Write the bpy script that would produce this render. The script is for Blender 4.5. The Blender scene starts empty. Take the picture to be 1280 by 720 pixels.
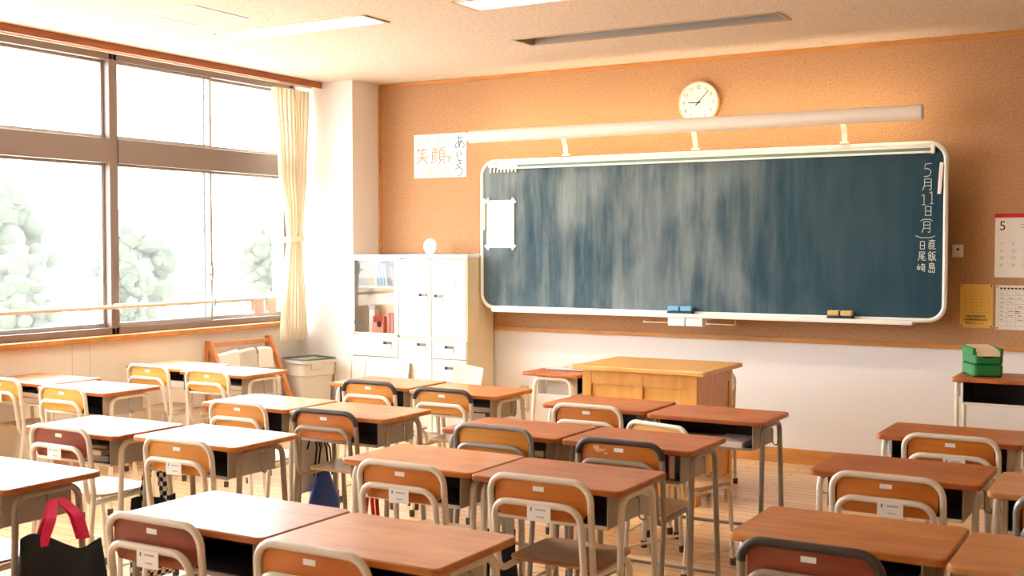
import bpy, bmesh, math, random
from mathutils import Vector, Matrix, noise
random.seed(7)
S = bpy.context.scene
COL = S.collection
pi = math.pi

# ------------------------------------------------------------------ camera, sky, exposure
cam_d = bpy.data.cameras.new('camera')
cam = bpy.data.objects.new('camera', cam_d); COL.objects.link(cam)
cam_d.sensor_width = 36.0
cam_d.lens = 1463.95 / 1280 * 36.0
cam_d.clip_start = 0.05; cam_d.clip_end = 600
cam_d.dof.use_dof = True; cam_d.dof.focus_distance = 8.0; cam_d.dof.aperture_fstop = 6.3
cam.location = (5.0168, -8.0783, 1.5255)
cam.rotation_euler = (pi/2 - 0.0354, 0.0, 0.5285)
S.camera = cam

SKY = 7.0
LAMP = 30.0
world = bpy.data.worlds.new('overcast_sky'); S.world = world
world.use_nodes = True
bg = world.node_tree.nodes['Background']
bg.inputs['Color'].default_value = (0.94, 0.97, 1.0, 1)
bg.inputs['Strength'].default_value = SKY
S.view_settings.view_transform = 'Standard'
S.view_settings.look = 'None'
S.view_settings.gamma = 1.0
S.view_settings.use_curve_mapping = False
S.view_settings.exposure = 1.2
S.cycles.use_denoising = True
S.cycles.diffuse_bounces = 6
S.cycles.max_bounces = 12
S.cycles.transparent_max_bounces = 16
S.cycles.sample_clamp_indirect = 8.0
S.cycles.caustics_reflective = False
S.cycles.caustics_refractive = False

# ------------------------------------------------------------------ materials
MAT = {}
def srgb(c):
    return tuple(((v/255)/12.92 if v/255 <= 0.04045 else ((v/255+0.055)/1.055)**2.4) for v in c) + (1,)
def base(name):
    m = bpy.data.materials.new(name); m.use_nodes = True
    MAT[name] = m
    nt = m.node_tree
    return m, nt, nt.nodes['Principled BSDF']
def node(nt, t, **kw):
    n = nt.nodes.new(t)
    for k, v in kw.items(): setattr(n, k, v)
    return n
def plain(name, rgb, rough=0.5, metal=0.0, var=0.05, scale=30, bump=0.0, spec=0.5, coat=0.0):
    """one colour with a little procedural variation"""
    m, nt, b = base(name)
    L = nt.links.new
    tc = node(nt, 'ShaderNodeTexCoord'); nz = node(nt, 'ShaderNodeTexNoise')
    nz.inputs['Scale'].default_value = scale; nz.inputs['Detail'].default_value = 3
    L(tc.outputs['Object'], nz.inputs['Vector'])
    mx = node(nt, 'ShaderNodeMix', data_type='RGBA')
    c = srgb(rgb)
    mx.inputs[6].default_value = tuple(v*(1-var) for v in c[:3]) + (1,)
    mx.inputs[7].default_value = tuple(min(1, v*(1+var)) for v in c[:3]) + (1,)
    L(nz.outputs['Fac'], mx.inputs[0]); L(mx.outputs[2], b.inputs['Base Color'])
    b.inputs['Roughness'].default_value = rough; b.inputs['Metallic'].default_value = metal
    b.inputs['Specular IOR Level'].default_value = spec
    b.inputs['Coat Weight'].default_value = coat; b.inputs['Coat Roughness'].default_value = 0.15
    if bump:
        bp = node(nt, 'ShaderNodeBump'); bp.inputs['Strength'].default_value = bump; bp.inputs['Distance'].default_value = 0.01
        L(nz.outputs['Fac'], bp.inputs['Height']); L(bp.outputs[0], b.inputs['Normal'])
    return m
def wood(name, dark, light, rough=0.4, stretch=(1.5, 14, 14), scale=2.0, coat=0.0, spec=0.5):
    m, nt, b = base(name)
    L = nt.links.new
    tc = node(nt, 'ShaderNodeTexCoord'); mp = node(nt, 'ShaderNodeMapping')
    mp.inputs['Scale'].default_value = stretch
    oi = node(nt, 'ShaderNodeObjectInfo')
    ad = node(nt, 'ShaderNodeVectorMath', operation='ADD')
    L(tc.outputs['Object'], ad.inputs[0]); L(oi.outputs['Location'], ad.inputs[1])
    L(ad.outputs[0], mp.inputs['Vector'])
    nz = node(nt, 'ShaderNodeTexNoise'); nz.inputs['Scale'].default_value = scale
    nz.inputs['Detail'].default_value = 6; nz.inputs['Distortion'].default_value = 0.6
    L(mp.outputs[0], nz.inputs['Vector'])
    n2 = node(nt, 'ShaderNodeTexNoise'); n2.inputs['Scale'].default_value = 6; n2.inputs['Detail'].default_value = 4
    L(ad.outputs[0], n2.inputs['Vector'])
    av = node(nt, 'ShaderNodeMath', operation='MULTIPLY_ADD')
    av.inputs[1].default_value = 0.6
    L(nz.outputs['Fac'], av.inputs[0])
    h = node(nt, 'ShaderNodeMath', operation='MULTIPLY'); h.inputs[1].default_value = 0.4
    L(n2.outputs['Fac'], h.inputs[0]); L(h.outputs[0], av.inputs[2])
    cr = node(nt, 'ShaderNodeValToRGB')
    cr.color_ramp.elements[0].position = 0.32; cr.color_ramp.elements[0].color = srgb(dark)
    cr.color_ramp.elements[1].position = 0.68; cr.color_ramp.elements[1].color = srgb(light)
    L(av.outputs[0], cr.inputs['Fac']); L(cr.outputs['Color'], b.inputs['Base Color'])
    b.inputs['Roughness'].default_value = rough
    b.inputs['Specular IOR Level'].default_value = spec
    b.inputs['Coat Weight'].default_value = coat; b.inputs['Coat Roughness'].default_value = 0.12
    return m
def emit(name, rgb, s):
    m, nt, b = base(name)
    b.inputs['Base Color'].default_value = srgb(rgb)
    b.inputs['Emission Color'].default_value = srgb(rgb)
    b.inputs['Emission Strength'].default_value = s
    return m
def glass(name, tint=(1, 1, 1), haze_veil=0.0):
    m, nt, b = base(name)
    nt.nodes.remove(b)
    L = nt.links.new
    out = nt.nodes['Material Output']
    tr = node(nt, 'ShaderNodeBsdfTransparent'); tr.inputs['Color'].default_value = tint + (1,)
    gl = node(nt, 'ShaderNodeBsdfGlossy'); gl.inputs['Roughness'].default_value = 0.02
    lw = node(nt, 'ShaderNodeFresnel'); lw.inputs['IOR'].default_value = 1.35
    mx = node(nt, 'ShaderNodeMixShader')
    L(lw.outputs[0], mx.inputs[0]); L(tr.outputs[0], mx.inputs[1]); L(gl.outputs[0], mx.inputs[2])
    if haze_veil:  # translucent share washes out the view, imitating haze
        tl = node(nt, 'ShaderNodeBsdfTranslucent'); tl.inputs['Color'].default_value = (0.9, 0.9, 0.9, 1)
        m2 = node(nt, 'ShaderNodeMixShader'); m2.inputs[0].default_value = haze_veil
        L(mx.outputs[0], m2.inputs[1]); L(tl.outputs[0], m2.inputs[2]); L(m2.outputs[0], out.inputs['Surface'])
    else: L(mx.outputs[0], out.inputs['Surface'])
    return m

# desk and chair
wood('desk_top_russet', (146, 70, 24), (190, 112, 46), 0.42, coat=0.15)
wood('desk_top_orange', (168, 94, 34), (206, 136, 62), 0.42, coat=0.25)
wood('desk_top_tan', (178, 116, 64), (204, 146, 90), 0.45, coat=0.2)
wood('ply_amber', (196, 124, 36), (218, 150, 56), 0.42, coat=0.15)
wood('ply_orange', (182, 96, 24), (208, 126, 42), 0.42, coat=0.15)
wood('ply_yellow', (212, 150, 62), (232, 178, 88), 0.42, coat=0.15)
wood('ply_redbrown', (120, 46, 20), (150, 68, 34), 0.4, coat=0.15)
wood('seat_brown', (132, 84, 48), (168, 112, 66), 0.35, coat=0.25)
wood('seat_tan', (188, 150, 106), (210, 176, 132), 0.35, coat=0.25)
plain('tube_cream', (224, 216, 200), 0.35, 0.0, 0.03, coat=0.2)
plain('tube_grey', (150, 146, 142), 0.32, 0.35, 0.05)
plain('tube_taupe', (158, 146, 132), 0.38, 0.0, 0.04)
plain('black_sleeve', (62, 56, 55), 0.45, 0, 0.1)
plain('box_grey', (178, 172, 162), 0.5, 0, 0.04)
plain('box_dark', (40, 42, 46), 0.6, 0, 0.1)
plain('rubber', (84, 72, 62), 0.8)
plain('chrome', (170, 170, 170), 0.25, 0.9)
plain('paper', (240, 238, 232), 0.8, 0, 0.02)
plain('memo_paper', (206, 206, 202), 0.8)
plain('scuff_pale', (226, 176, 130), 0.8)
plain('paper_grey', (205, 202, 196), 0.8, 0, 0.05)
plain('ink', (60, 60, 66), 0.8)
plain('ink_pale', (168, 164, 156), 0.8)
# room
plain('wall_white', (232, 231, 230), 0.85, 0, 0.02, 60, 0.05)
plain('wall_tan', (176, 152, 124), 0.85, 0, 0.02, 60)
plain('wall_cream', (234, 228, 216), 0.85, 0, 0.02, 60, 0.05)
wood('trim_wood', (178, 116, 54), (206, 146, 76), 0.5, stretch=(.8, 10, 10), scale=3)
wood('valance_wood', (150, 84, 46), (178, 106, 62), 0.5, stretch=(10, .8, 10), scale=3)
plain('frame_bronze', (132, 118, 110), 0.45, 0.2, 0.03)
plain('sash_silver', (176, 172, 168), 0.4, 0.3, 0.03)
glass('window_glass', haze_veil=0.045)  # painted-in haze: pale veil over everything seen outside
glass('cabinet_glass')
plain('cabinet_white', (228, 227, 220), 0.45, 0, 0.02)
plain('cabinet_seam', (196, 192, 182), 0.6, 0, 0.02)
plain('cabinet_side', (236, 222, 188), 0.5, 0, 0.02)  # warm light reflected off the cork is put into this cream
plain('handle_grey', (120, 118, 114), 0.35, 0.5)
plain('white_plastic', (238, 236, 230), 0.45, 0, 0.02)
plain('lamp_white', (240, 234, 224), 0.5, 0, 0.02)
emit('lamp_glow', (255, 248, 236), LAMP)
emit('board_lamp_glow', (255, 236, 200), 7.0)
plain('slot_dark', (176, 172, 166), 0.5, 0.3)
plain('frame_white', (226, 228, 222), 0.45, 0, 0.02)
plain('slot_frame', (196, 176, 150), 0.6)
wood('podium_wood', (206, 144, 62), (226, 170, 86), 0.4, stretch=(10, 10, 1.5), coat=0.15)
wood('podium_top_wood', (206, 150, 76), (228, 178, 100), 0.38, coat=0.2)
plain('chalk_white', (232, 238, 236), 0.95)
plain('chalk_rail', (120, 150, 140), 0.6)
plain('strip_yellow', (226, 222, 180), 0.6)
plain('eraser_blue', (104, 170, 206), 0.8)
plain('eraser_yellow', (214, 178, 116), 0.8)
plain('felt_dark', (54, 66, 76), 0.95)
plain('wire_tan', (196, 170, 140), 0.35, 0.6)
plain('cal_red', (196, 26, 22), 0.6)
plain('notice_yellow', (236, 198, 104), 0.8, 0, 0.03)
plain('pen_blue', (64, 132, 176), 0.8)
plain('pen_orange', (238, 150, 106), 0.8)
plain('pen_pink', (248, 228, 224), 0.8)
plain('pen_lemon', (246, 236, 202), 0.8)
plain('clock_face', (238, 230, 220), 0.6, 0, 0.01)
plain('clock_rim', (222, 200, 174), 0.5)
plain('green_case', (16, 128, 66), 0.4, 0, 0.05, coat=0.2)
plain('case_lid', (232, 216, 190), 0.5)
plain('bin_grey', (206, 202, 190), 0.55, 0, 0.03)
plain('bin_green', (70, 92, 84), 0.6)
wood('rack_wood', (186, 116, 62), (212, 146, 90), 0.5, stretch=(10, 10, 1.5))
plain('cloth_beige', (222, 202, 190), 0.95, 0, 0.06, 80, 0.2)
plain('clip_cyan', (110, 196, 210), 0.5)
plain('rail_cream', (222, 208, 188), 0.45)
plain('bag_black', (26, 34, 36), 0.85, 0, 0.15, 200, 0.2)
plain('strap_pink', (232, 50, 108), 0.8, 0, 0.08)
plain('bag_blue', (22, 64, 150), 0.55, 0, 0.12, 10)
plain('bag_navy', (24, 38, 84), 0.8, 0, 0.15, 20)
plain('bag_white', (232, 228, 222), 0.7, 0, 0.05)
plain('cord_black', (30, 30, 34), 0.7)
plain('strap_red', (206, 44, 40), 0.8)
plain('book_blue', (96, 132, 166), 0.6); plain('book_teal', (132, 168, 168), 0.6); plain('book_pink', (222, 142, 122), 0.6)
plain('book_red', (214, 82, 74), 0.6); plain('book_dark', (52, 60, 74), 0.6); plain('magenta', (214, 30, 120), 0.6)
plain('file_salmon', (250, 168, 140), 0.55); plain('file_rose', (246, 160, 160), 0.55)
plain('outlet_tan', (206, 192, 160), 0.5)
plain('tree_leaf', (46, 56, 40), 0.9, 0, 0.3, 3)
plain('tree_bark', (110, 92, 76), 0.9)
plain('house_wall', (150, 146, 142), 0.9); plain('house_roof', (84, 84, 88), 0.8); plain('house_window', (60, 66, 72), 0.3)
plain('hill_green', (58, 64, 60), 1.0, 0, 0.2, 0.2)
plain('yard', (206, 198, 184), 1.0, 0, 0.1, 1)

def build_special():
    # cork board
    m, nt, b = base('cork'); L = nt.links.new
    tc = node(nt, 'ShaderNodeTexCoord')
    nz = node(nt, 'ShaderNodeTexNoise'); nz.inputs['Scale'].default_value = 90; nz.inputs['Detail'].default_value = 5
    L(tc.outputs['Object'], nz.inputs['Vector'])
    cr = node(nt, 'ShaderNodeValToRGB')
    cr.color_ramp.elements[0].position = 0.3; cr.color_ramp.elements[0].color = srgb((168, 126, 90))
    cr.color_ramp.elements[1].position = 0.7; cr.color_ramp.elements[1].color = srgb((200, 158, 118))
    L(nz.outputs['Fac'], cr.inputs[0]); L(cr.outputs[0], b.inputs['Base Color']); b.inputs['Roughness'].default_value = 0.95
    bp = node(nt, 'ShaderNodeBump'); bp.inputs['Strength'].default_value = 0.25; bp.inputs['Distance'].default_value = 0.004
    L(nz.outputs['Fac'], bp.inputs['Height']); L(bp.outputs[0], b.inputs['Normal'])
    # ceiling board: off-white with small dark flecks
    m, nt, b = base('ceiling_board'); L = nt.links.new
    tc = node(nt, 'ShaderNodeTexCoord')
    nz = node(nt, 'ShaderNodeTexNoise'); nz.inputs['Scale'].default_value = 55; nz.inputs['Detail'].default_value = 4
    L(tc.outputs['Object'], nz.inputs['Vector'])
    cr = node(nt, 'ShaderNodeValToRGB')
    cr.color_ramp.elements[0].position = 0.36; cr.color_ramp.elements[0].color = srgb((206, 194, 180))
    cr.color_ramp.elements[1].position = 0.5; cr.color_ramp.elements[1].color = srgb((226, 216, 204))
    L(nz.outputs['Fac'], cr.inputs[0]); L(cr.outputs[0], b.inputs['Base Color']); b.inputs['Roughness'].default_value = 0.95
    # parquet floor
    m, nt, b = base('floor_planks'); L = nt.links.new
    tc = node(nt, 'ShaderNodeTexCoord'); br = node(nt, 'ShaderNodeTexBrick')
    br.inputs['Scale'].default_value = 1.0; br.inputs['Brick Width'].default_value = 0.9; br.inputs['Row Height'].default_value = 0.09
    br.inputs['Mortar Size'].default_value = 0.0025; br.inputs['Color1'].default_value = srgb((218, 180, 134)); br.inputs['Color2'].default_value = srgb((232, 198, 154))
    br.inputs['Mortar'].default_value = srgb((120, 82, 48)); br.offset = 0.37
    L(tc.outputs['Object'], br.inputs['Vector'])
    mp = node(nt, 'ShaderNodeMapping'); mp.inputs['Scale'].default_value = (2, 30, 1)
    nz = node(nt, 'ShaderNodeTexNoise'); nz.inputs['Scale'].default_value = 2; nz.inputs['Detail'].default_value = 5
    L(tc.outputs['Object'], mp.inputs[0]); L(mp.outputs[0], nz.inputs['Vector'])
    mx = node(nt, 'ShaderNodeMix', data_type='RGBA', blend_type='MULTIPLY'); mx.inputs[0].default_value = 0.35
    L(br.outputs['Color'], mx.inputs[6]); L(nz.outputs['Color'], mx.inputs[7])
    hs = node(nt, 'ShaderNodeHueSaturation'); hs.inputs['Value'].default_value = 1.2
    L(mx.outputs[2], hs.inputs['Color']); L(hs.outputs[0], b.inputs['Base Color'])
    b.inputs['Roughness'].default_value = 0.38; b.inputs['Coat Weight'].default_value = 0.15
    # blackboard with wiped chalk
    m, nt, b = base('board_green'); L = nt.links.new
    tc = node(nt, 'ShaderNodeTexCoord'); mp = node(nt, 'ShaderNodeMapping'); mp.inputs['Scale'].default_value = (5.5, 1, 0.55)
    L(tc.outputs['Object'], mp.inputs[0])
    n1 = node(nt, 'ShaderNodeTexNoise'); n1.inputs['Scale'].default_value = 1.6; n1.inputs['Detail'].default_value = 9; n1.inputs['Roughness'].default_value = 0.68; n1.inputs['Distortion'].default_value = 0.15
    L(mp.outputs[0], n1.inputs['Vector'])
    n2 = node(nt, 'ShaderNodeTexNoise'); n2.inputs['Scale'].default_value = 1.5; n2.inputs['Detail'].default_value = 5; n2.inputs['Distortion'].default_value = 0.25
    mp2 = node(nt, 'ShaderNodeMapping'); mp2.inputs['Scale'].default_value = (1.6, 1, 0.9); mp2.inputs['Location'].default_value = (3.1, 0, 1.7)
    L(tc.outputs['Object'], mp2.inputs[0]); L(mp2.outputs[0], n2.inputs['Vector'])
    sx = node(nt, 'ShaderNodeSeparateXYZ'); L(tc.outputs['Object'], sx.inputs[0])
    fx = node(nt, 'ShaderNodeMapRange', interpolation_type='SMOOTHSTEP'); fx.inputs['From Min'].default_value = 3.2; fx.inputs['From Max'].default_value = 1.9
    L(sx.outputs['X'], fx.inputs['Value'])
    s1 = node(nt, 'ShaderNodeMapRange', interpolation_type='SMOOTHSTEP'); s1.inputs['From Min'].default_value = 0.38; s1.inputs['From Max'].default_value = 0.72
    L(n1.outputs['Fac'], s1.inputs['Value'])
    s2 = node(nt, 'ShaderNodeMapRange', interpolation_type='SMOOTHSTEP'); s2.inputs['From Min'].default_value = 0.36; s2.inputs['From Max'].default_value = 0.7
    L(n2.outputs['Fac'], s2.inputs['Value'])
    ad = node(nt, 'ShaderNodeMath', operation='ADD'); L(s1.outputs[0], ad.inputs[0]); L(s2.outputs[0], ad.inputs[1])
    fm = node(nt, 'ShaderNodeMapRange'); fm.inputs['To Min'].default_value = 0.10; fm.inputs['To Max'].default_value = 1.0
    L(fx.outputs[0], fm.inputs['Value'])
    mu = node(nt, 'ShaderNodeMath', operation='MULTIPLY'); L(ad.outputs[0], mu.inputs[0]); L(fm.outputs[0], mu.inputs[1])
    m3 = node(nt, 'ShaderNodeMath', operation='MULTIPLY', use_clamp=True); m3.inputs[1].default_value = 0.38; L(mu.outputs[0], m3.inputs[0])
    mx = node(nt, 'ShaderNodeMix', data_type='RGBA')
    mx.inputs[6].default_value = srgb((2, 54, 70)); mx.inputs[7].default_value = srgb((146, 156, 154))
    L(m3.outputs[0], mx.inputs[0]); L(mx.outputs[2], b.inputs['Base Color']); b.inputs['Roughness'].default_value = 0.6
    b.inputs['Specular IOR Level'].default_value = 0.35
    # gingham
    m, nt, b = base('gingham'); L = nt.links.new
    tc = node(nt, 'ShaderNodeTexCoord'); ck = node(nt, 'ShaderNodeTexChecker'); ck.inputs['Scale'].default_value = 46
    ck.inputs[1].default_value = srgb((36, 38, 44)); ck.inputs[2].default_value = srgb((226, 222, 214))
    L(tc.outputs['Object'], ck.inputs[0]); L(ck.outputs[0], b.inputs['Base Color']); b.inputs['Roughness'].default_value = 0.95
    # curtain: thin cream cloth
    m, nt, b = base('curtain_cloth'); L = nt.links.new
    out = nt.nodes['Material Output']
    b.inputs['Base Color'].default_value = srgb((246, 240, 228)); b.inputs['Roughness'].default_value = 0.95
    tl = node(nt, 'ShaderNodeBsdfTranslucent'); tl.inputs['Color'].default_value = srgb((252, 246, 234))
    ms = node(nt, 'ShaderNodeMixShader'); ms.inputs[0].default_value = 0.5
    L(b.outputs[0], ms.inputs[1]); L(tl.outputs[0], ms.inputs[2]); L(ms.outputs[0], out.inputs['Surface'])
build_special()

# ------------------------------------------------------------------ mesh helpers
class MB:
    """collects shapes, then links them as ONE mesh object"""
    def __init__(self): self.v = []; self.f = []; self.m = []; self.mats = []
    def mi(self, name):
        if name not in self.mats: self.mats.append(name)
        return self.mats.index(name)
    def add(self, vs, fs, mat):
        o = len(self.v); k = self.mi(mat)
        self.v += [tuple(p) for p in vs]
        for f in fs: self.f.append(tuple(i+o for i in f)); self.m.append(k)
        return self
    def box(self, c, s, mat, bev=0.0, rot=None, seg=2):
        bm = bmesh.new(); bmesh.ops.create_cube(bm, size=1.0)
        for v in bm.verts: v.co = Vector((v.co.x*s[0], v.co.y*s[1], v.co.z*s[2]))
        if bev:
            bmesh.ops.bevel(bm, geom=bm.edges[:], offset=min(bev, min(s)*0.45), segments=seg, affect='EDGES', profile=0.5)
        return self.from_bm(bm, mat, c, rot)
    def from_bm(self, bm, mat, c=(0, 0, 0), rot=None):
        R = rot.to_matrix() if rot is not None and hasattr(rot, 'to_matrix') else (rot if rot is not None else Matrix.Identity(3))
        c = Vector(c); bm.verts.index_update()
        vs = [R @ v.co + c for v in bm.verts]
        fs = [[v.index for v in f.verts] for f in bm.faces]
        bm.free()
        return self.add(vs, fs, mat)
    def b2(self, lo, hi, mat, bev=0.0):
        c = [(a+b)/2 for a, b in zip(lo, hi)]; s = [b-a for a, b in zip(lo, hi)]
        return self.box(c, s, mat, bev)
    def tube(self, pts, r, mat, n=10, cap=True, flat=None):
        pts = [Vector(p) for p in pts]
        T = []
        for i in range(len(pts)):
            a = pts[max(0, i-1)]; b = pts[min(len(pts)-1, i+1)]
            T.append((b-a).normalized())
        up = Vector((0, 0, 1)) if abs(T[0].z) < 0.9 else Vector((1, 0, 0))
        N = (up - T[0]*up.dot(T[0])).normalized()
        vs = []; fs = []
        for i, p in enumerate(pts):
            N = (N - T[i]*N.dot(T[i])).normalized(); B = T[i].cross(N)
            rr = r[i] if isinstance(r, (list, tuple)) else r
            for k in range(n):
                a = 2*pi*k/n
                q = N*math.cos(a) + B*math.sin(a)*(flat if flat else 1)
                vs.append(p + q*rr)
        for i in range(len(pts)-1):
            for k in range(n):
                k2 = (k+1) % n
                fs.append((i*n+k, i*n+k2, (i+1)*n+k2, (i+1)*n+k))
        if cap:
            fs.append(tuple(range(n-1, -1, -1))); fs.append(tuple((len(pts)-1)*n+k for k in range(n)))
        return self.add(vs, fs, mat)
    def prism(self, outline, z0, z1, mat, bev=0.0, M=None):
        """outline (x,y) counter-clockwise, extruded z0..z1 with bevelled rim; M maps to place"""
        n = len(outline); c = Vector((sum(p[0] for p in outline)/n, sum(p[1] for p in outline)/n))
        def inset(d):
            out = []
            for i in range(n):
                a = Vector(outline[i-1]); p = Vector(outline[i]); q = Vector(outline[(i+1) % n])
                e1 = (p-a); e2 = (q-p)
                n1 = Vector((-e1.y, e1.x)).normalized() if e1.length > 1e-9 else Vector((0, 0))
                n2 = Vector((-e2.y, e2.x)).normalized() if e2.length > 1e-9 else n1
                m = (n1+n2)
                m = m.normalized() if m.length > 1e-6 else n1
                out.append(p + m*d)
            return out
        rings = [(z0, bev), (z0+bev, 0), (z1-bev, 0), (z1, bev)] if bev else [(z0, 0), (z1, 0)]
        vs = []; fs = []
        for z, d in rings:
            for p in (inset(d) if d else outline): vs.append(Vector((p[0], p[1], z)))
        for i in range(len(rings)-1):
            for k in range(n):
                k2 = (k+1) % n
                fs.append((i*n+k, i*n+k2, (i+1)*n+k2, (i+1)*n+k))
        fs.append(tuple(range(n-1, -1, -1))); fs.append(tuple((len(rings)-1)*n+k for k in range(n)))
        if M is not None: vs = [M @ v for v in vs]
        return self.add(vs, fs, mat)
    def lathe(self, prof, mat, c=(0, 0, 0), n=32, M=None):
        vs = []; fs = []
        for r, z in prof:
            for k in range(n):
                a = 2*pi*k/n; vs.append(Vector((r*math.cos(a), r*math.sin(a), z)))
        for i in range(len(prof)-1):
            for k in range(n):
                k2 = (k+1) % n; fs.append((i*n+k, i*n+k2, (i+1)*n+k2, (i+1)*n+k))
        fs.append(tuple(range(n-1, -1, -1))); fs.append(tuple((len(prof)-1)*n+k for k in range(n)))
        if M is not None: vs = [M @ v for v in vs]
        return self.add([v+Vector(c) for v in vs], fs, mat)
    def sheet(self, g, mat, t=0.0):
        """grid of points g[i][j]; thickness t along the normals"""
        ni = len(g); nj = len(g[0]); P = [[Vector(p) for p in row] for row in g]
        if not t:
            return self.add([p for r in P for p in r], [(i*nj+j, i*nj+j+1, (i+1)*nj+j+1, (i+1)*nj+j) for i in range(ni-1) for j in range(nj-1)], mat)
        Nn = [[None]*nj for _ in range(ni)]
        for i in range(ni):
            for j in range(nj):
                a = P[min(i+1, ni-1)][j]-P[max(i-1, 0)][j]; b = P[i][min(j+1, nj-1)]-P[i][max(j-1, 0)]
                Nn[i][j] = a.cross(b).normalized()
        vs = [P[i][j]+Nn[i][j]*t/2 for i in range(ni) for j in range(nj)] + [P[i][j]-Nn[i][j]*t/2 for i in range(ni) for j in range(nj)]
        o = ni*nj; fs = []
        for i in range(ni-1):
            for j in range(nj-1):
                a, b, c, d = i*nj+j, i*nj+j+1, (i+1)*nj+j+1, (i+1)*nj+j
                fs += [(d, c, b, a), (a+o, b+o, c+o, d+o)]
        rim = [(0, j) for j in range(nj)] + [(i, nj-1) for i in range(1, ni)] + [(ni-1, j) for j in range(nj-2, -1, -1)] + [(i, 0) for i in range(ni-2, 0, -1)]
        for k in range(len(rim)):
            a = rim[k]; b = rim[(k+1) % len(rim)]
            ia = a[0]*nj+a[1]; ib = b[0]*nj+b[1]
            fs.append((ia, ib, ib+o, ia+o))
        return self.add(vs, fs, mat)
    def build(self, name, parent=None, smooth=True, ang=0.6):
        me = bpy.data.meshes.new(name)
        me.from_pydata(self.v, [], self.f)
        for n in self.mats: me.materials.append(MAT[n])
        me.polygons.foreach_set('material_index', self.m)
        bm = bmesh.new(); bm.from_mesh(me); bmesh.ops.recalc_face_normals(bm, faces=bm.faces); bm.to_mesh(me); bm.free()
        if smooth:
            me.polygons.foreach_set('use_smooth', [True]*len(me.polygons)); me.set_sharp_from_angle(angle=ang)
        o = bpy.data.objects.new(name, me); COL.objects.link(o)
        if smooth: wn = o.modifiers.new('weighted_normal', 'WEIGHTED_NORMAL'); wn.keep_sharp = True
        if parent is not None: o.parent = parent
        return o

def fillet(pts, r, n=6):
    pts = [Vector(p) for p in pts]; out = [pts[0]]
    for i in range(1, len(pts)-1):
        a, p, b = pts[i-1], pts[i], pts[i+1]
        u = (a-p).normalized(); w = (b-p).normalized()
        ang = u.angle(w); rr = r[i-1] if isinstance(r, (list, tuple)) else r
        if ang > pi-0.05: out.append(p); continue
        d = min(rr/math.tan(ang/2), (a-p).length*0.49, (b-p).length*0.49)
        rr = d*math.tan(ang/2)
        c = p + (u+w).normalized()*(rr/math.sin(ang/2))
        s = p+u*d-c; e = p+w*d-c; tot = s.angle(e)
        for k in range(n+1):
            t = k/n
            out.append(c + (s*math.sin((1-t)*tot)+e*math.sin(t*tot))/math.sin(tot))
    out.append(pts[-1]); return out
def rrect(w, h, r, n=5, cx=0, cy=0):
    out = []
    for sx, sy, a0 in ((1, -1, -pi/2), (1, 1, 0), (-1, 1, pi/2), (-1, -1, pi)):
        for k in range(n+1):
            a = a0 + pi/2*k/n
            out.append((cx+sx*(w/2-r)+r*math.cos(a), cy+sy*(h/2-r)+r*math.sin(a)))
    return out
def tag(o, label, cat, group=None, kind=None):
    o['label'] = label; o['category'] = cat
    if group: o['group'] = group
    if kind: o['kind'] = kind
    return o
def thing(name, label, cat, loc=(0, 0, 0), rz=0, group=None):
    o = bpy.data.objects.new(name, None); COL.objects.link(o)
    o.empty_display_size = 0.1
    o.location = loc; o.rotation_euler = (0, 0, rz)
    return tag(o, label, cat, group)
def struct(o):
    o['kind'] = 'structure'; return o
def dup(src, loc=None, rz=None, label=None):
    def cp(o, par):
        c = o.copy(); COL.objects.link(c)
        if par is not None: c.parent = par
        for ch in list(o.children): cp(ch, c)
        return c
    c = cp(src, None)
    if loc is not None: c.location = loc
    if rz is not None: c.rotation_euler = (0, 0, rz)
    if label: c['label'] = label
    return c
def text_mesh(body, size):
    cu = bpy.data.curves.new('txt', 'FONT'); cu.body = body; cu.size = size; cu.align_x = 'CENTER'; cu.align_y = 'CENTER'
    ob = bpy.data.objects.new('txt', cu); COL.objects.link(ob)
    dg = bpy.context.evaluated_depsgraph_get()
    me = bpy.data.meshes.new_from_object(ob.evaluated_get(dg))
    vs = [v.co.copy() for v in me.vertices]; fs = [tuple(p.vertices) for p in me.polygons]
    bpy.data.objects.remove(ob); bpy.data.curves.remove(cu); bpy.data.meshes.remove(me)
    return vs, fs
def text_on(mb, body, size, mat, x, z, y):
    """flat lettering on a plane facing -Y"""
    vs, fs = text_mesh(body, size)
    mb.add([(x+v.x, y, z+v.y) for v in vs], fs, mat)
def strokes(mb, st, x, z, y, s, w, mat, sx=None):
    """hand-drawn strokes (unit box) on a plane facing -Y, box lower-left at x,z"""
    sx = sx or s
    for line in st:
        pts = [Vector((x+p[0]*sx, y, z+p[1]*s)) for p in line]
        if len(pts) > 2:
            pts = fillet(pts, s*0.06, 3)
        mb.tube(pts, w, mat, n=6, flat=None)
MF = Matrix.Rotation(pi/2, 4, 'X')                        # xy outline -> xz, extrusion z -> -y

# ------------------------------------------------------------------ room shell
XL, XR, YB, ZC = -1.58, 6.1, -9.3, 2.895
m = MB(); m.b2((XL-0.3, YB-0.1, -0.1), (XR+0.1, 0.1, 0.0), 'floor_planks'); struct(m.build('floor'))
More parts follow.
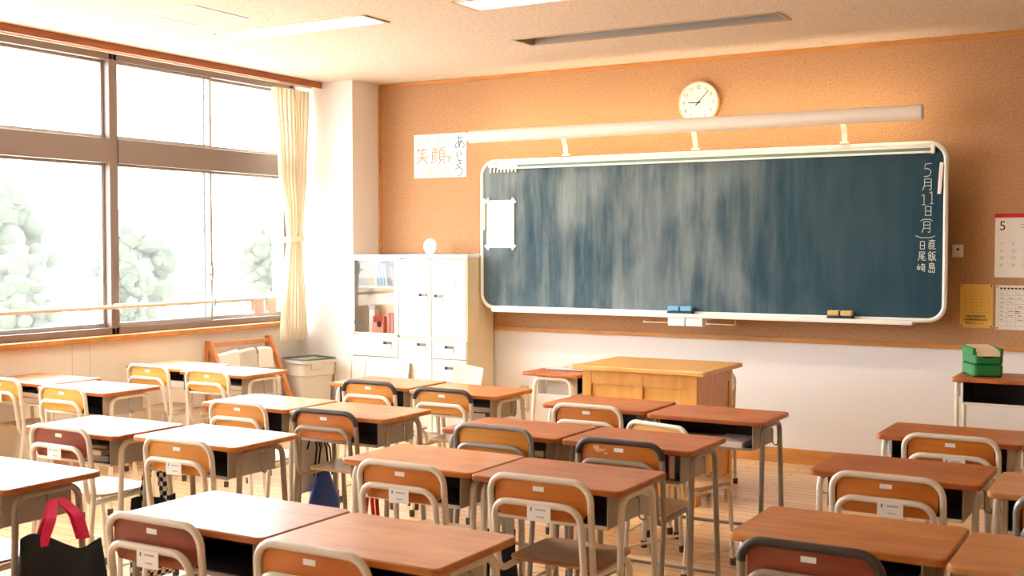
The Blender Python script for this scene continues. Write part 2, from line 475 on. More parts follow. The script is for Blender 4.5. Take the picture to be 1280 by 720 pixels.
# ceiling with openings for the recessed fittings
holes = [(-0.44, 0.72, -2.47, -2.27), (1.42, 2.58, -2.52, -2.30), (1.10, 2.86, -1.33, -1.09)]
def ceiling():
    xs = sorted({-1.32, XR+0.1} | {h[0] for h in holes} | {h[1] for h in holes})
    ys = sorted({YB-0.1, 0.1} | {h[2] for h in holes} | {h[3] for h in holes})
    m = MB()
    for i in range(len(xs)-1):
        for j in range(len(ys)-1):
            cx, cy = (xs[i]+xs[i+1])/2, (ys[j]+ys[j+1])/2
            if any(h[0] < cx < h[1] and h[2] < cy < h[3] for h in holes): continue
            a, b, c, d = xs[i], xs[i+1], ys[j], ys[j+1]
            m.add([(a, c, ZC), (b, c, ZC), (b, d, ZC), (a, d, ZC)], [(0, 1, 2, 3)], 'ceiling_board')
    m.b2((-1.9, YB-0.1, ZC+0.25), (XR+0.1, 0.1, ZC+0.3), 'ceiling_board')
    m.b2((-1.9, YB-0.1, ZC+0.02), (-1.32, 0.1, ZC+0.06), 'ceiling_board')
    struct(m.build('ceiling', smooth=False))
ceiling()
m = MB(); m.b2((-1.0, 0.0, 0.0), (XR+0.1, 0.12, ZC+0.05), 'wall_white')
struct(m.build('wall_front'))
m = MB()
m.b2((-1.005, -0.012, 1.47), (0.17, 0.0, ZC-0.03), 'cork'); m.b2((0.17, -0.012, 0.885), (XR, 0.0, ZC-0.03), 'cork')
struct(m.build('wall_front_cork'))
m = MB()
m.b2((0.145, -0.03, 0.855), (XR, 0.0, 0.888), 'trim_wood', 0.003)
m.b2((0.145, -0.022, 0.888), (0.17, 0.0, 1.6), 'trim_wood', 0.003)
struct(m.build('trim_1'))
m = MB(); m.b2((-1.0, -0.024, ZC-0.032), (XR, 0.0, ZC), 'trim_wood', 0.003); struct(m.build('trim_2'))
m = MB(); m.b2((-1.003, -0.024, 1.44), (-0.978, 0.0, ZC-0.03), 'trim_wood', 0.003); struct(m.build('trim_3'))
m = MB(); m.b2((0.16, -0.022, 0.0), (XR, 0.0, 0.105), 'trim_wood', 0.004); struct(m.build('baseboard_front'))
m = MB(); m.b2((XL-0.3, -0.38, 0.0), (-1.0, 0.12, ZC+0.05), 'wall_white', 0.004); struct(m.build('wall_column'))
m = MB()
m.b2((XL-0.2, YB, 0.0), (XL, -0.38, 0.862), 'wall_cream')
for y in (-2.57, -2.72, -4.4, -4.55, -6.3): m.b2((XL-0.001, y-0.002, 0.05), (XL+0.0015, y+0.002, 0.86), 'paper_grey')
struct(m.build('wall_left'))
m = MB(); m.b2((XL-0.01, YB, 0.0), (XL+0.015, -0.38, 0.1), 'trim_wood', 0.003); struct(m.build('baseboard_left'))
m = MB(); m.b2((XL-0.14, YB, 0.862), (XL+0.045, -0.38, 0.9), 'trim_wood', 0.006); struct(m.build('trim_4'))
m = MB(); m.b2((-1.335, YB, 2.845), (-1.315, -0.38, ZC+0.02), 'valance_wood', 0.002); struct(m.build('trim_5'))
m = MB(); m.b2((XR, YB-0.1, 0), (XR+0.12, 0.12, ZC+0.05), 'wall_tan'); struct(m.build('wall_right'))
m = MB(); m.b2((XL-0.3, YB-0.12, 0), (XR+0.1, YB, ZC+0.05), 'wall_white'); struct(m.build('wall_back'))
m = MB(); m.b2((XL-0.2, YB, 0.0), (XL-0.14, -8.1, ZC), 'wall_white'); struct(m.build('wall_left_rear'))

# windows: four bays of sliding sashes under fixed lights
mull = [-0.40, -2.31, -4.22, -6.13, -8.04]
def window(n, ya, yb):                                       # ya > yb
    root = bpy.data.objects.new('window_%d' % n, None); COL.objects.link(root); root.location = (-1.67, (ya+yb)/2, 0.9); struct(root)
    x0, x1 = -0.05, 0.05; h = (ya-yb)/2
    def part(name, boxes, mat, smooth=True):
        m = MB()
        for lo, hi in boxes: m.b2(lo, hi, mat, 0.004)
        return m.build(name, root)
    part('window_frame', [((x0, -h-0.036, 0), (x1, -h+0.036, 2.0)), ((x0, -h, 0), (x1, h, 0.05)), ((x0, -h, 1.94), (x1, h, 2.0))] + ([((x0, h-0.036, 0), (x1, h+0.036, 2.0))] if n == 1 else []), 'frame_bronze')
    part('transom', [((x0-0.01, -h+0.036, 1.215), (x1+0.012, h-0.036, 1.385))], 'frame_bronze')
    for k, (a, b, dx) in enumerate(((-h+0.036, 0.03, 0.015), (-0.03, h-0.036, -0.02))):
        for z0, z1 in ((0.05, 1.215), (1.385, 1.94)):
            w = 0.024
            s = part('sash', [((dx-0.012, a, z0), (dx+0.012, a+w, z1)), ((dx-0.012, b-w, z0), (dx+0.012, b, z1)),
                              ((dx-0.012, a+w, z0), (dx+0.012, b-w, z0+0.03)), ((dx-0.012, a+w, z1-0.02), (dx+0.012, b-w, z1))], 'sash_silver')
            g = MB(); g.add([(dx, a+w, z0+0.03), (dx, b-w, z0+0.03), (dx, b-w, z1-0.02), (dx, a+w, z1-0.02)], [(0, 1, 2, 3)], 'window_glass')
            g.build('pane', s)
    l = MB(); l.box((0.035, 0.012, 0.42), (0.014, 0.022, 0.11), 'sash_silver', 0.004); l.box((0.045, -0.01, 0.41), (0.012, 0.05, 0.018), 'sash_silver', 0.005)
    l.build('latch', root)
for i in range(4): window(i+1, mull[i], mull[i+1])

# ------------------------------------------------------------------ outside
m = MB(); m.b2((-260, -160, -4.2), (-1.9, 260, -4.0), 'yard'); struct(m.build('ground'))
def hill(cx, cy, rx, ry, h, label):
    g = []
    for i in range(25):
        row = []
        for j in range(25):
            u, v = i/12-1, j/12-1
            r2 = min(1, u*u+v*v)
            z = h*(1-r2)**1.3*(0.8+0.35*noise.noise((u*2+cx, v*2, 0)))
            row.append((cx+u*rx, cy+v*ry, -4.1+z))
        g.append(row)
    o = MB().sheet(g, 'hill_green').build('hill')
    tag(o, label, 'hill')
hill(-170, 95, 60, 60, 22, 'pale hazy hill rising behind the houses, seen through left window pane')
hill(-190, 236, 60, 75, 26, 'pale hazy hill rising behind the houses, seen through right window panes')
def tree(x, y, r, h, label, k):
    t = thing('tree', label, 'tree', (x, y, -4.0), 0, 'trees outside the windows')
    tr = MB(); tr.tube([(0, 0, 0), (0.1, 0, h*0.35), (0, 0.1, h*0.7)], [0.22, 0.16, 0.08], 'tree_bark', 8); tr.build('trunk', t)
    cr = MB(); rnd = random.Random(k)
    for i in range(110):
        a = rnd.uniform(0, 2*pi); q = rnd.uniform(0, 1)**0.5*r*0.75; z = h - r*0.95 + rnd.uniform(-0.9, 0.9)*r
        q *= max(0.35, 1-abs(z-(h-r))/(r*1.5))
        bm = bmesh.new(); bmesh.ops.create_icosphere(bm, subdivisions=2, radius=r*rnd.uniform(0.10, 0.24))
        for v in bm.verts: v.co *= 1+0.9*noise.noise(v.co*(4.0/r)+Vector((i, k, 0)))
        cr.from_bm(bm, 'tree_leaf', (q*math.cos(a), q*math.sin(a), z))
    cr.build('crown', t)
tree(-30, 17.2, 2.6, 7.5, 'large round leafy tree outside the leftmost window pane', 1)
tree(-26, 15.2, 1.5, 5.2, 'low bushy tree in front of the large round tree outside', 2)
tree(-33, 26.0, 2.2, 6.4, 'leafy tree outside the middle window pane', 3)
tree(-30, 23.0, 1.2, 4.9, 'small tree just right of the window mullion outside', 4)
tree(-34, 35.0, 1.5, 6.3, 'slim tree outside the pane beside the curtain', 5)
def house(x, y, w, d, h, rz, label):
    t = thing('house', label, 'house', (x, y, -4.0), rz, 'houses across the yard')
    m = MB(); m.b2((-w/2, -d/2, 0), (w/2, d/2, h), 'house_wall'); m.build('wall', t)
    r = MB(); e = 0.4
    r.add([(-w/2-e, -d/2-e, h), (w/2+e, -d/2-e, h), (w/2+e, d/2+e, h), (-w/2-e, d/2+e, h), (0, -d/2-e, h+w*0.28), (0, d/2+e, h+w*0.28)],
          [(0, 1, 4), (2, 3, 5), (1, 2, 5, 4), (3, 0, 4, 5), (3, 2, 1, 0)], 'house_roof'); r.build('roof', t, smooth=False)
    for k in range(3):
        for z in (1.0, 3.4):
            if z+1.2 > h: continue
            f = MB(); yy = -d/2+d*(k+0.5)/3; f.b2((w/2-0.02, yy-0.5, z), (w/2+0.05, yy+0.5, z+1.1), 'house_window', 0.02); f.build('house_window', t)
            f = MB(); xx = -w/2+w*(k+0.5)/3; f.b2((xx-0.5, -d/2-0.05, z), (xx+0.5, -d/2+0.02, z+1.1), 'house_window', 0.02); f.build('house_window', t)
house(-52, 43, 8, 9, 5.6, 0.2, 'pale two storey house outside the middle window pane')
house(-44, 57, 7, 8, 5.4, 0.1, 'pale house outside the pane beside the curtain')
house(-63, 29, 8, 9, 5.4, 0.3, 'pale house behind the large tree outside')
house(-80, 58, 9, 12, 7.5, 0.2, 'distant house higher up the slope behind the others')
t = thing('sign_post', 'small white sign board on a post outside the left pane', 'sign', (-22, 14.6, -4.0))
m = MB(); m.tube([(0, 0, 0), (0, 0, 4.2)], 0.04, 'sash_silver', 8); m.build('post', t)
m = MB(); m.box((0.06, -0.03, 4.4), (0.05, 0.5, 0.5), 'white_plastic', 0.01, Matrix.Rotation(-0.6, 3, 'Z')); m.build('board', t)

# ------------------------------------------------------------------ ceiling fittings
def lamp_fitting(h, label):
    t = thing('ceiling_light', label, 'ceiling light', ((h[0]+h[1])/2, (h[2]+h[3])/2, ZC), 0, 'recessed ceiling lights')
    w, d = h[1]-h[0], h[3]-h[2]
    m = MB(); z = 0.09
    m.b2((-w/2, -d/2, z), (w/2, d/2, z+0.02), 'lamp_white')
    for s in (-1, 1):
        m.b2((s*w/2-0.006, -d/2, -0.004), (s*w/2+0.006, d/2, z), 'lamp_white')
        m.b2((-w/2, s*d/2-0.006, -0.004), (w/2, s*d/2+0.006, z), 'lamp_white')
    m.build('housing', t)
    m = MB(); f = 0.03
    for s in (-1, 1):
        m.b2((s*(w/2+f/2)-f/2, -d/2-f, -0.008), (s*(w/2+f/2)+f/2, d/2+f, 0.0), 'slot_frame', 0.002)
        m.b2((-w/2, s*(d/2+f/2)-f/2, -0.008), (w/2, s*(d/2+f/2)+f/2, 0.0), 'lamp_white', 0.002)
    m.build('rim', t)
    for s in (-1, 1):
        m = MB(); m.tube([(-w/2+0.02, s*d*0.23, 0.045), (w/2-0.02, s*d*0.23, 0.045)], 0.02, 'lamp_glow', 10); m.build('fluorescent_tube', t)
lamp_fitting(holes[0], 'lit recessed ceiling light nearest the windows')
lamp_fitting(holes[1], 'lit recessed ceiling light cut by the top edge of the photo')
t = thing('ceiling_slot', 'unlit grey recessed slot in the ceiling in front of the blackboard', 'ceiling fitting', (1.98, -1.21, ZC))
m = MB()
m.b2((-0.88, -0.12, 0.10), (0.88, 0.12, 0.12), 'slot_dark')
for s in (-1, 1):
    m.b2((s*0.88-0.005, -0.12, 0), (s*0.88+0.005, 0.12, 0.1), 'slot_dark'); m.b2((-0.88, s*0.12-0.005, 0), (0.88, s*0.12+0.005, 0.1), 'slot_dark')
m.build('housing', t)
m = MB(); f = 0.022
for s in (-1, 1):
    m.b2((s*(0.88+f/2)-f/2, -0.12-f, -0.006), (s*(0.88+f/2)+f/2, 0.12+f, 0), 'slot_frame', 0.002); m.b2((-0.88, s*(0.12+f/2)-f/2, -0.006), (0.88, s*(0.12+f/2)+f/2, 0), 'slot_frame', 0.002)
m.build('rim', t)
m = MB(); m.b2((-0.86, -0.03, 0.04), (0.86, 0.05, 0.1), 'sash_silver', 0.006); m.build('reflector', t)
t = thing('ceiling_hatch', 'square access hatch outlined in the ceiling near the windows', 'hatch', (-0.14, -2.98, ZC))
m = MB(); m.b2((-0.2, -0.2, -0.002), (0.2, 0.2, 0.0), 'ceiling_board'); m.build('panel', t)
m = MB()
for s in (-1, 1):
    m.b2((s*0.212-0.01, -0.222, -0.005), (s*0.212+0.01, 0.222, 0), 'lamp_white', 0.001); m.b2((-0.2, s*0.212-0.01, -0.005), (0.2, s*0.212+0.01, 0), 'lamp_white', 0.001)
m.build('hatch_frame', t)

# ------------------------------------------------------------------ blackboard
BX0, BX1, BZ0, BZ1, BY = 0.16, 3.65, 1.037, 2.198, -0.26
bb = thing('blackboard', 'wide dark green blackboard with rounded white frame on the front wall', 'blackboard', (0, 0, 0))
cx, cz, bw, bh = (BX0+BX1)/2, (BZ0+BZ1)/2, BX1-BX0, BZ1-BZ0
m = MB(); m.prism(rrect(bw-0.03, bh-0.03, 0.1, 8, cx, cz), 0.222, 0.250, 'board_green', 0, MF); m.build('writing_surface', bb)
m = MB()
rim = [Vector((p[0], BY+0.018, p[1])) for p in rrect(bw-0.028, bh-0.028, 0.105, 8, cx, cz)]; rim.append(rim[0]); 
m.tube(rim, 0.017, 'frame_white', 8, cap=False); m.build('frame', bb)
m = MB(); m.b2((0.45, -0.222, 1.10), (3.36, -0.006, 2.12), 'slot_dark'); m.build('wall_mount', bb)
m = MB(); m.b2((0.32, -0.35, 1.022), (3.46, -0.235, 1.042), 'white_plastic', 0.006); m.b2((0.32, -0.352, 1.03), (3.46, -0.345, 1.052), 'white_plastic', 0.003); m.build('chalk_tray', bb)
m = MB(); m.b2((0.33, -0.268, 2.155), (3.56, -0.248, 2.168), 'white_plastic', 0.002); m.b2((0.33, -0.262, 2.138), (3.56, -0.248, 2.155), 'chalk_rail'); m.b2((0.33, -0.268, 2.122), (3.56, -0.248, 2.136), 'white_plastic', 0.002)
m.b2((3.545, -0.27, 2.118), (3.57, -0.246, 2.172), 'white_plastic', 0.003)
m.build('hanging_rail', bb)
G = {
 '5': [[(.3, .9), (.24, .52), (.5, .62), (.78, .42), (.66, .1), (.2, .06)], [(.28, .9), (.85, .94)]],
 'getsu': [[(.25, .95), (.25, .4), (.08, .03)], [(.25, .95), (.8, .95), (.8, .05), (.62, .1)], [(.25, .67), (.8, .67)], [(.25, .4), (.8, .4)]],
 '1': [[(.3, .78), (.55, .97), (.55, .03)], [(.3, .04), (.78, .04)]],
 'nichi': [[(.25, .95), (.25, .05)], [(.25, .95), (.78, .95), (.78, .05)], [(.25, .5), (.78, .5)], [(.25, .08), (.78, .08)]],
 'po': [[(.0, .0), (.25, .5), (.75, .5), (1, .0)]], 'pc': [[(.0, .6), (.3, .1), (.75, .1), (1, .6)]],
 'choku': [[(.1, .88), (.9, .88)], [(.5, 1), (.5, .75)], [(.3, .75), (.3, .2)], [(.3, .75), (.75, .75), (.75, .2)], [(.3, .57), (.75, .57)], [(.3, .38), (.75, .38)], [(.3, .2), (.75, .2)], [(.12, .7), (.12, .03), (.95, .03)]],
 'han': [[(.28, 1), (.05, .72)], [(.28, 1), (.48, .75)], [(.15, .7), (.4, .7), (.4, .4), (.15, .4)], [(.15, .7), (.15, .1), (.4, .18)], [(.15, .55), (.4, .55)], [(.3, .35), (.45, .1)], [(.55, .9), (.95, .93)], [(.58, .9), (.58, .4), (.48, .05)], [(.62, .65), (.9, .65), (.6, .05)], [(.65, .5), (.98, .05)]],
 'shima': [[(.45, 1), (.4, .9)], [(.2, .9), (.2, .45)], [(.2, .9), (.75, .9), (.75, .65), (.2, .65)], [(.2, .77), (.75, .77)], [(.2, .53), (.9, .53)], [(.2, .53), (.2, .42), (.85, .42), (.8, .02), (.65, .05)], [(.1, .3), (.1, .08), (.6, .08), (.6, .3)], [(.35, .35), (.35, .08)]],
 'o': [[(.2, .95), (.85, .95), (.85, .75), (.2, .75)], [(.2, .95), (.2, .4), (.05, .05)], [(.75, .65), (.35, .58)], [(.3, .45), (.85, .48)], [(.28, .28), (.9, .32)], [(.55, .6), (.55, .1), (.95, .08), (.95, .2)]],
 'saki': [[(.2, .9), (.2, .3)], [(.05, .65), (.05, .3), (.35, .3), (.35, .65)], [(.5, .85), (.95, .85)], [(.72, 1), (.55, .68)], [(.72, .85), (.9, .68)], [(.45, .58), (1, .58)], [(.55, .45), (.75, .45), (.75, .2), (.55, .2), (.55, .45)], [(.9, .58), (.9, .05), (.8, .08)]],
 'a': [[(.15, .75), (.8, .8)], [(.45, .98), (.42, .4), (.5, .15)], [(.65, .65), (.45, .2), (.2, .1), (.12, .3), (.35, .5), (.7, .5), (.9, .3), (.7, .03)]],
 'i': [[(.2, .85), (.22, .35), (.35, .2)], [(.7, .8), (.82, .4)]],
 'sa': [[(.15, .7), (.85, .78)], [(.4, .98), (.75, .4)], [(.7, .4), (.25, .32), (.2, .1), (.7, .05)]],
 'tsu': [[(.05, .7), (.5, .85), (.9, .65), (.8, .3), (.45, .1)]],
 'wara': [[(.25, 1), (.1, .75)], [(.2, .88), (.45, .88)], [(.6, 1), (.5, .78)], [(.58, .88), (.9, .88)], [(.3, .68), (.75, .73)], [(.1, .42), (.92, .42)], [(.5, .7), (.48, .4), (.1, .02)], [(.52, .4), (.95, .02)]],
 'kao': [[(.25, 1), (.25, .9)], [(.05, .88), (.48, .88)], [(.15, .82), (.2, .72)], [(.38, .82), (.32, .72)], [(.05, .7), (.48, .7)], [(.08, .7), (.08, .3), (.02, .05)], [(.4, .6), (.15, .45)], [(.42, .45), (.15, .28)], [(.45, .3), (.12, .05)], [(.55, .95), (.98, .95)], [(.75, .95), (.7, .82)], [(.6, .8), (.6, .25), (.92, .25), (.92, .8), (.6, .8)], [(.6, .62), (.92, .62)], [(.6, .44), (.92, .44)], [(.68, .22), (.52, .02)], [(.84, .22), (.98, .02)]],
 'de': [[(.1, .8), (.85, .85), (.45, .5), (.5, .2), (.75, .08)], [(.75, .55), (.8, .45)], [(.88, .6), (.93, .5)]],
}
m = MB(); yy = -0.2505; cw = 0.0019
def ch(k, x, z, s, sx=None): strokes(m, G[k], x-(sx or s)/2, z-s/2, yy, s, cw, 'chalk_white', sx)
ch('5', 3.525, 2.015, 0.095, 0.075); ch('getsu', 3.525, 1.922, 0.08, 0.075); ch('1', 3.502, 1.828, 0.075, 0.05); ch('1', 3.55, 1.84, 0.088, 0.05)
ch('nichi', 3.53, 1.752, 0.066, 0.065); ch('po', 3.522, 1.700, 0.02, 0.075); ch('getsu', 3.522, 1.650, 0.078, 0.07); ch('pc', 3.515, 1.592, 0.026, 0.12)
ch('choku', 3.557, 1.54, 0.062, 0.05); ch('nichi', 3.497, 1.533, 0.055, 0.048); ch('han', 3.557, 1.463, 0.064, 0.054); ch('o', 3.495, 1.463, 0.062, 0.05); ch('shima', 3.558, 1.39, 0.068, 0.052); ch('saki', 3.492, 1.39, 0.056, 0.054)
m.build('chalk_writing', bb)

# sheet and strips on the board
t = thing('paper_sheet', 'blank white paper sheet held on the left of the blackboard', 'paper', (0.345, -0.252, 1.70))
g = [[(x, -0.004-0.003*math.sin(x*20), z) for z in (-0.185, -0.06, 0.06, 0.185)] for x in (-0.125, -0.06, 0, 0.06, 0.125)]
m = MB().sheet(g, 'paper', 0.002); m.build('sheet', t)
for sx in (-1, 1):
    for sz in (-1, 1):
        m = MB(); m.box((sx*0.122, -0.007, sz*0.182), (0.05, 0.004, 0.018), 'white_plastic', 0.002, Matrix.Rotation(sx*sz*0.8, 3, 'Y')); m.build('corner_magnet', t)
t = thing('magnet_comb', 'white comb shaped clip strip at top left corner of the blackboard', 'clip', (0.375, -0.252, 2.14))
m = MB(); m.b2((-0.13, -0.02, -0.002), (0.13, 0.0, 0.024), 'white_plastic', 0.003)
for k in range(8): m.box((-0.112+k*0.032, -0.012, -0.02), (0.015, 0.012, 0.045), 'white_plastic', 0.003, Matrix.Rotation(0.15, 3, 'Y'))
m.build('clip_strip', t)
def strip(name, label, x, z0, z1, mat, tilt):
    o = MB().box((0, -0.005, 0), (0.024, 0.008, z1-z0), mat, 0.003).build(name); o.location = (x, -0.252, (z0+z1)/2); o.rotation_euler = (0, tilt, 0); tag(o, label, 'magnet', 'magnet strips on the blackboard')
strip('magnet_strip', 'pale yellow magnet strip upright at the left edge of the blackboard', 0.197, 1.655, 1.9, 'strip_yellow', 0.0)
strip('magnet_strip', 'white magnet strip tilted beside chalk writing at right edge of blackboard', 3.605, 1.86, 2.06, 'white_plastic', 0.06)
def eraser(label, x, mat, w):
    t = thing('board_eraser', label, 'eraser', (x, -0.295, 1.042), 0.0, 'erasers on the chalk tray')
    m = MB(); m.box((0, 0, 0.012), (w, 0.055, 0.024), 'felt_dark', 0.004); m.build('felt_pad', t)
    m = MB()
    for s in (-1, 1): m.box((s*w*0.245, 0, 0.043), (w*0.47, 0.06, 0.036), mat, 0.01)
    m.build('grip', t)
    m = MB(); m.b2((-0.006, -0.033, 0.02), (0.006, 0.033, 0.058), 'felt_dark', 0.002); m.build('hand_strap', t)
eraser('light blue felt eraser on the chalk tray under the board middle', 1.86, 'eraser_blue', 0.19)
eraser('tan yellow felt eraser near right end of the chalk tray', 2.99, 'eraser_yellow', 0.17)
for k, x in enumerate((1.845, 1.98)):
    t = thing('chalk_box', ('left' if k == 0 else 'right')+' one of two white boxes hanging under the chalk tray', 'box', (x, -0.30, 0.965), 0, 'boxes under the chalk tray')
    m = MB(); m.b2((-0.06, -0.04, 0), (0.06, 0.04, 0.006), 'white_plastic'); 
    for s in (-1, 1): m.b2((s*0.06-0.003, -0.04, 0), (s*0.06+0.003, 0.04, 0.056), 'white_plastic', 0.001); m.b2((-0.06, s*0.04-0.003, 0), (0.06, s*0.04+0.003, 0.056), 'white_plastic', 0.001)
    m.build('tray_drawer', t)
for x, l in ((1.69, 'left'), (2.17, 'right')):
    t = thing('wire_hanger', l+' bent wire bracket hanging under the chalk tray', 'bracket', (x, -0.29, 1.02), 0, 'wire brackets under the chalk tray')
    m = MB(); m.tube(fillet([(-0.09, 0.02, 0.0), (-0.09, 0.0, -0.02), (-0.11, -0.04, -0.036), (0.11, -0.04, -0.036), (0.09, 0.0, -0.02), (0.09, 0.02, 0.0)], 0.012, 4), 0.005, 'wire_tan', 8); m.build('wire', t)

# lamp over the board
t = thing('blackboard_lamp', 'long cream tubular lamp hood held on arms above the blackboard', 'lamp', (1.815, -0.345, 2.375))
m = MB(); n = 20; L2 = 1.69; R = 0.048
vs = []; 
g = []
for x in (-L2, L2):
    row = []
    for k in range(n+1):
        a = math.radians(70) + math.radians(215)*k/n                    # open toward the wall and below
        row.append((x, R*math.cos(a), R*math.sin(a)))
    g.append(row)
m.sheet(g, 'lamp_white', 0.003)
for s in (-1, 1):
    m.prism([(R*math.cos(2*pi*k/24), R*math.sin(2*pi*k/24)) for k in range(24)], -0.004, 0.004, 'lamp_white', 0, Matrix.Translation((s*L2, 0, 0)) @ Matrix.Rotation(pi/2, 4, 'Z') @ Matrix.Rotation(pi/2, 4, 'X'))
m.build('hood', t)
m = MB(); m.tube([(-L2+0.03, 0.018, -0.012), (L2-0.03, 0.018, -0.012)], 0.016, 'board_lamp_glow', 10); m.build('fluorescent_tube', t)
for x in (0.924, 1.955, 2.999):
    m = MB(); xx = x-1.815; pts = fillet([(xx, 0.078, -0.160), (xx, 0.066, -0.10), (xx, 0.03, -0.04)], 0.05, 5)
    m.sheet([[(p.x-0.017, p.y, p.z), (p.x+0.017, p.y, p.z)] for p in pts], 'lamp_white', 0.008); m.box((xx, 0.08, -0.164), (0.06, 0.03, 0.014), 'lamp_white', 0.003); m.build('arm', t)

# ------------------------------------------------------------------ wall items
t = thing('wall_clock', 'round white wall clock with black numerals above the blackboard lamp', 'clock', (1.888, -0.012, 2.565))
MC = Matrix.Rotation(pi/2, 4, 'X')
m = MB(); m.lathe([(0.150, 0.0), (0.156, 0.01), (0.156, 0.035), (0.150, 0.043), (0.140, 0.036), (0.02, 0.036)], 'clock_rim', n=48, M=MC); m.build('case', t)
m = MB(); m.lathe([(0.141, 0.03), (0.141, 0.038)], 'clock_face', n=48, M=MC); m.build('dial', t)
m = MB()
for k in range(1, 13):
    a = pi/2-2*pi*k/12; text_on(m, str(k), 0.036, 'ink', 0.112*math.cos(a), 0.112*math.sin(a), -0.0395)
m.build('numerals', t, smooth=False)
def hand(name, deg, l, w):
    m = MB(); m.b2((-w/2, -0.0425, -0.02), (w/2, -0.041, l), 'ink'); o = m.build(name, t); o.rotation_euler = (0, math.radians(deg), 0)
hand('hour_hand', 271, 0.075, 0.007); hand('minute_hand', 43, 0.115, 0.005); hand('second_hand', 222, 0.03, 0.008)
t = thing('poster', 'white handwritten poster in blue and orange letters left of the lamp', 'poster', (-0.378, -0.012, 2.273))
g = [[(x, -0.004-0.002*math.sin(x*11), z) for z in (-0.18, 0, 0.18)] for x in (-0.26, -0.13, 0, 0.13, 0.26)]
m = MB().sheet(g, 'paper', 0.002); m.build('sheet', t)
m = MB(); yy = -0.0085
for k, x, z, s in (('a', 0.195, 0.105, 0.12), ('i', 0.19, 0.0, 0.075), ('sa', 0.19, -0.065, 0.07), ('tsu', 0.19, -0.135, 0.09)):
    m = MB(); strokes(m, G[k], x-s/2, z-s/2, yy, s, 0.0032, 'pen_blue'); m.build('blue_letter', t)
for k, x, z, s in (('wara', -0.175, 0.0, 0.13), ('kao', -0.015, 0.0, 0.14), ('de', 0.085, -0.03, 0.07)):
    m = MB(); strokes(m, G[k], x-s/2, z-s/2, yy, s, 0.003, 'pen_orange'); m.build('orange_letter', t)
for k, x in enumerate((-0.19, -0.1, -0.01, 0.07)):
    m = MB(); strokes(m, G['i' if k % 2 else 'sa'], x-0.035, 0.09, yy, 0.07, 0.0026, 'pen_pink'); m.build('pink_letter', t)
    m = MB(); strokes(m, G['a' if k % 2 else 'tsu'], x-0.04, -0.165, yy, 0.08, 0.0028, 'pen_lemon'); m.build('yellow_letter', t)
t = thing('wall_switch', 'small white wall plate with dark button right of the blackboard', 'switch', (3.675, -0.012, 1.497))
m = MB(); m.box((0, -0.006, 0), (0.068, 0.012, 0.084), 'white_plastic', 0.004); m.build('plate', t)
m = MB(); m.box((0.002, -0.014, 0.01), (0.014, 0.008, 0.014), 'ink', 0.002); m.build('button', t)
t = thing('wall_calendar', 'wall calendar with red top band and number five, at right edge', 'calendar', (4.15, -0.012, 1.53))
m = MB(); m.box((0, -0.004, -0.01), (0.5, 0.006, 0.385), 'paper', 0.001); m.build('page', t)
m = MB(); m.box((0, -0.006, 0.193), (0.505, 0.01, 0.026), 'cal_red', 0.002); m.build('binding_band', t)
m = MB(); text_on(m, '5', 0.085, 'ink', -0.205, 0.125, -0.0076)
d = 1
for r in range(6):
    for c in range(7):
        if (r == 0 and c < 4) or d > 31: continue
        text_on(m, str(d), 0.026, 'ink_pale', -0.21+c*0.07, 0.06-r*0.046, -0.0076); d += 1
m.b2((-0.1, -0.0078, 0.135), (0.02, -0.0072, 0.139), 'ink_pale'); m.b2((-0.1, -0.0078, 0.115), (0.0, -0.0072, 0.119), 'ink_pale')
m.build('print', t, smooth=False)
t = thing('notice', 'yellow notice pinned below the wall switch', 'notice', (3.793, -0.012, 1.14))
m = MB(); m.box((0, -0.003, 0), (0.2, 0.003, 0.282), 'notice_yellow', 0.0005); m.build('sheet', t)
m = MB()
plain('ink_olive', (190, 154, 74), 0.8)
for k in range(8): m.b2((-0.075, -0.0052, 0.105-k*0.021), (0.078, -0.0046, 0.1063-k*0.021), 'ink_olive')
for x in (-0.075, -0.025, 0.03, 0.077): m.b2((x, -0.0052, -0.044), (x+0.0012, -0.0046, 0.105), 'ink_olive')
text_on(m, '確認しましょう！', 0.0165, 'ink', 0.0, -0.112, -0.0056)
rnd = random.Random(4)
for z, n_ in ((-0.065, 11), (-0.088, 14)):
    for k in range(n_):
        x = -n_*0.0052+k*0.0105
        for q in range(4):
            a = rnd.uniform(-0.004, 0.004); b = rnd.uniform(-0.005, 0.005)
            if q % 2: m.b2((x+a-0.001, -0.0054, z-0.006), (x+a+0.001, -0.0048, z+0.006), 'ink')
            else: m.b2((x-0.0045, -0.0054, z+b-0.001), (x+0.0045, -0.0048, z+b+0.001), 'ink')
m.build('print', t, smooth=False)
for sx in (-1, 1):
    for sz in (-1, 1):
        m = MB(); m.lathe([(0.005, 0.004), (0.005, 0.009), (0.003, 0.012)], 'ink', n=10, M=Matrix.Translation((sx*0.09, 0, sz*0.131)) @ MC); m.build('pin', t)
t = thing('timetable', 'white printed timetable pinned below the calendar at right edge', 'notice', (4.055, -0.012, 1.135))
m = MB(); m.box((0, -0.003, 0), (0.29, 0.003, 0.285), 'paper', 0.0005); m.build('sheet', t)
m = MB()
for k in range(9): m.b2((-0.13, -0.0052, 0.105-k*0.028), (0.13, -0.0046, 0.1064-k*0.028), 'ink_pale')
for k in range(6): m.b2((-0.13+k*0.052, -0.0052, -0.12), (-0.1288+k*0.052, -0.0046, 0.105), 'ink_pale')
for k in range(9): m.b2((-0.12+k*0.022, -0.0054, 0.117), (-0.105+k*0.022, -0.0048, 0.128), 'ink')
for r in range(7):
    for c in range(5):
        if rnd.random() < 0.75: m.b2((-0.12+c*0.052, -0.0054, 0.086-r*0.028), (-0.12+c*0.052+rnd.uniform(0.015, 0.032), -0.0048, 0.091-r*0.028), 'ink_pale')
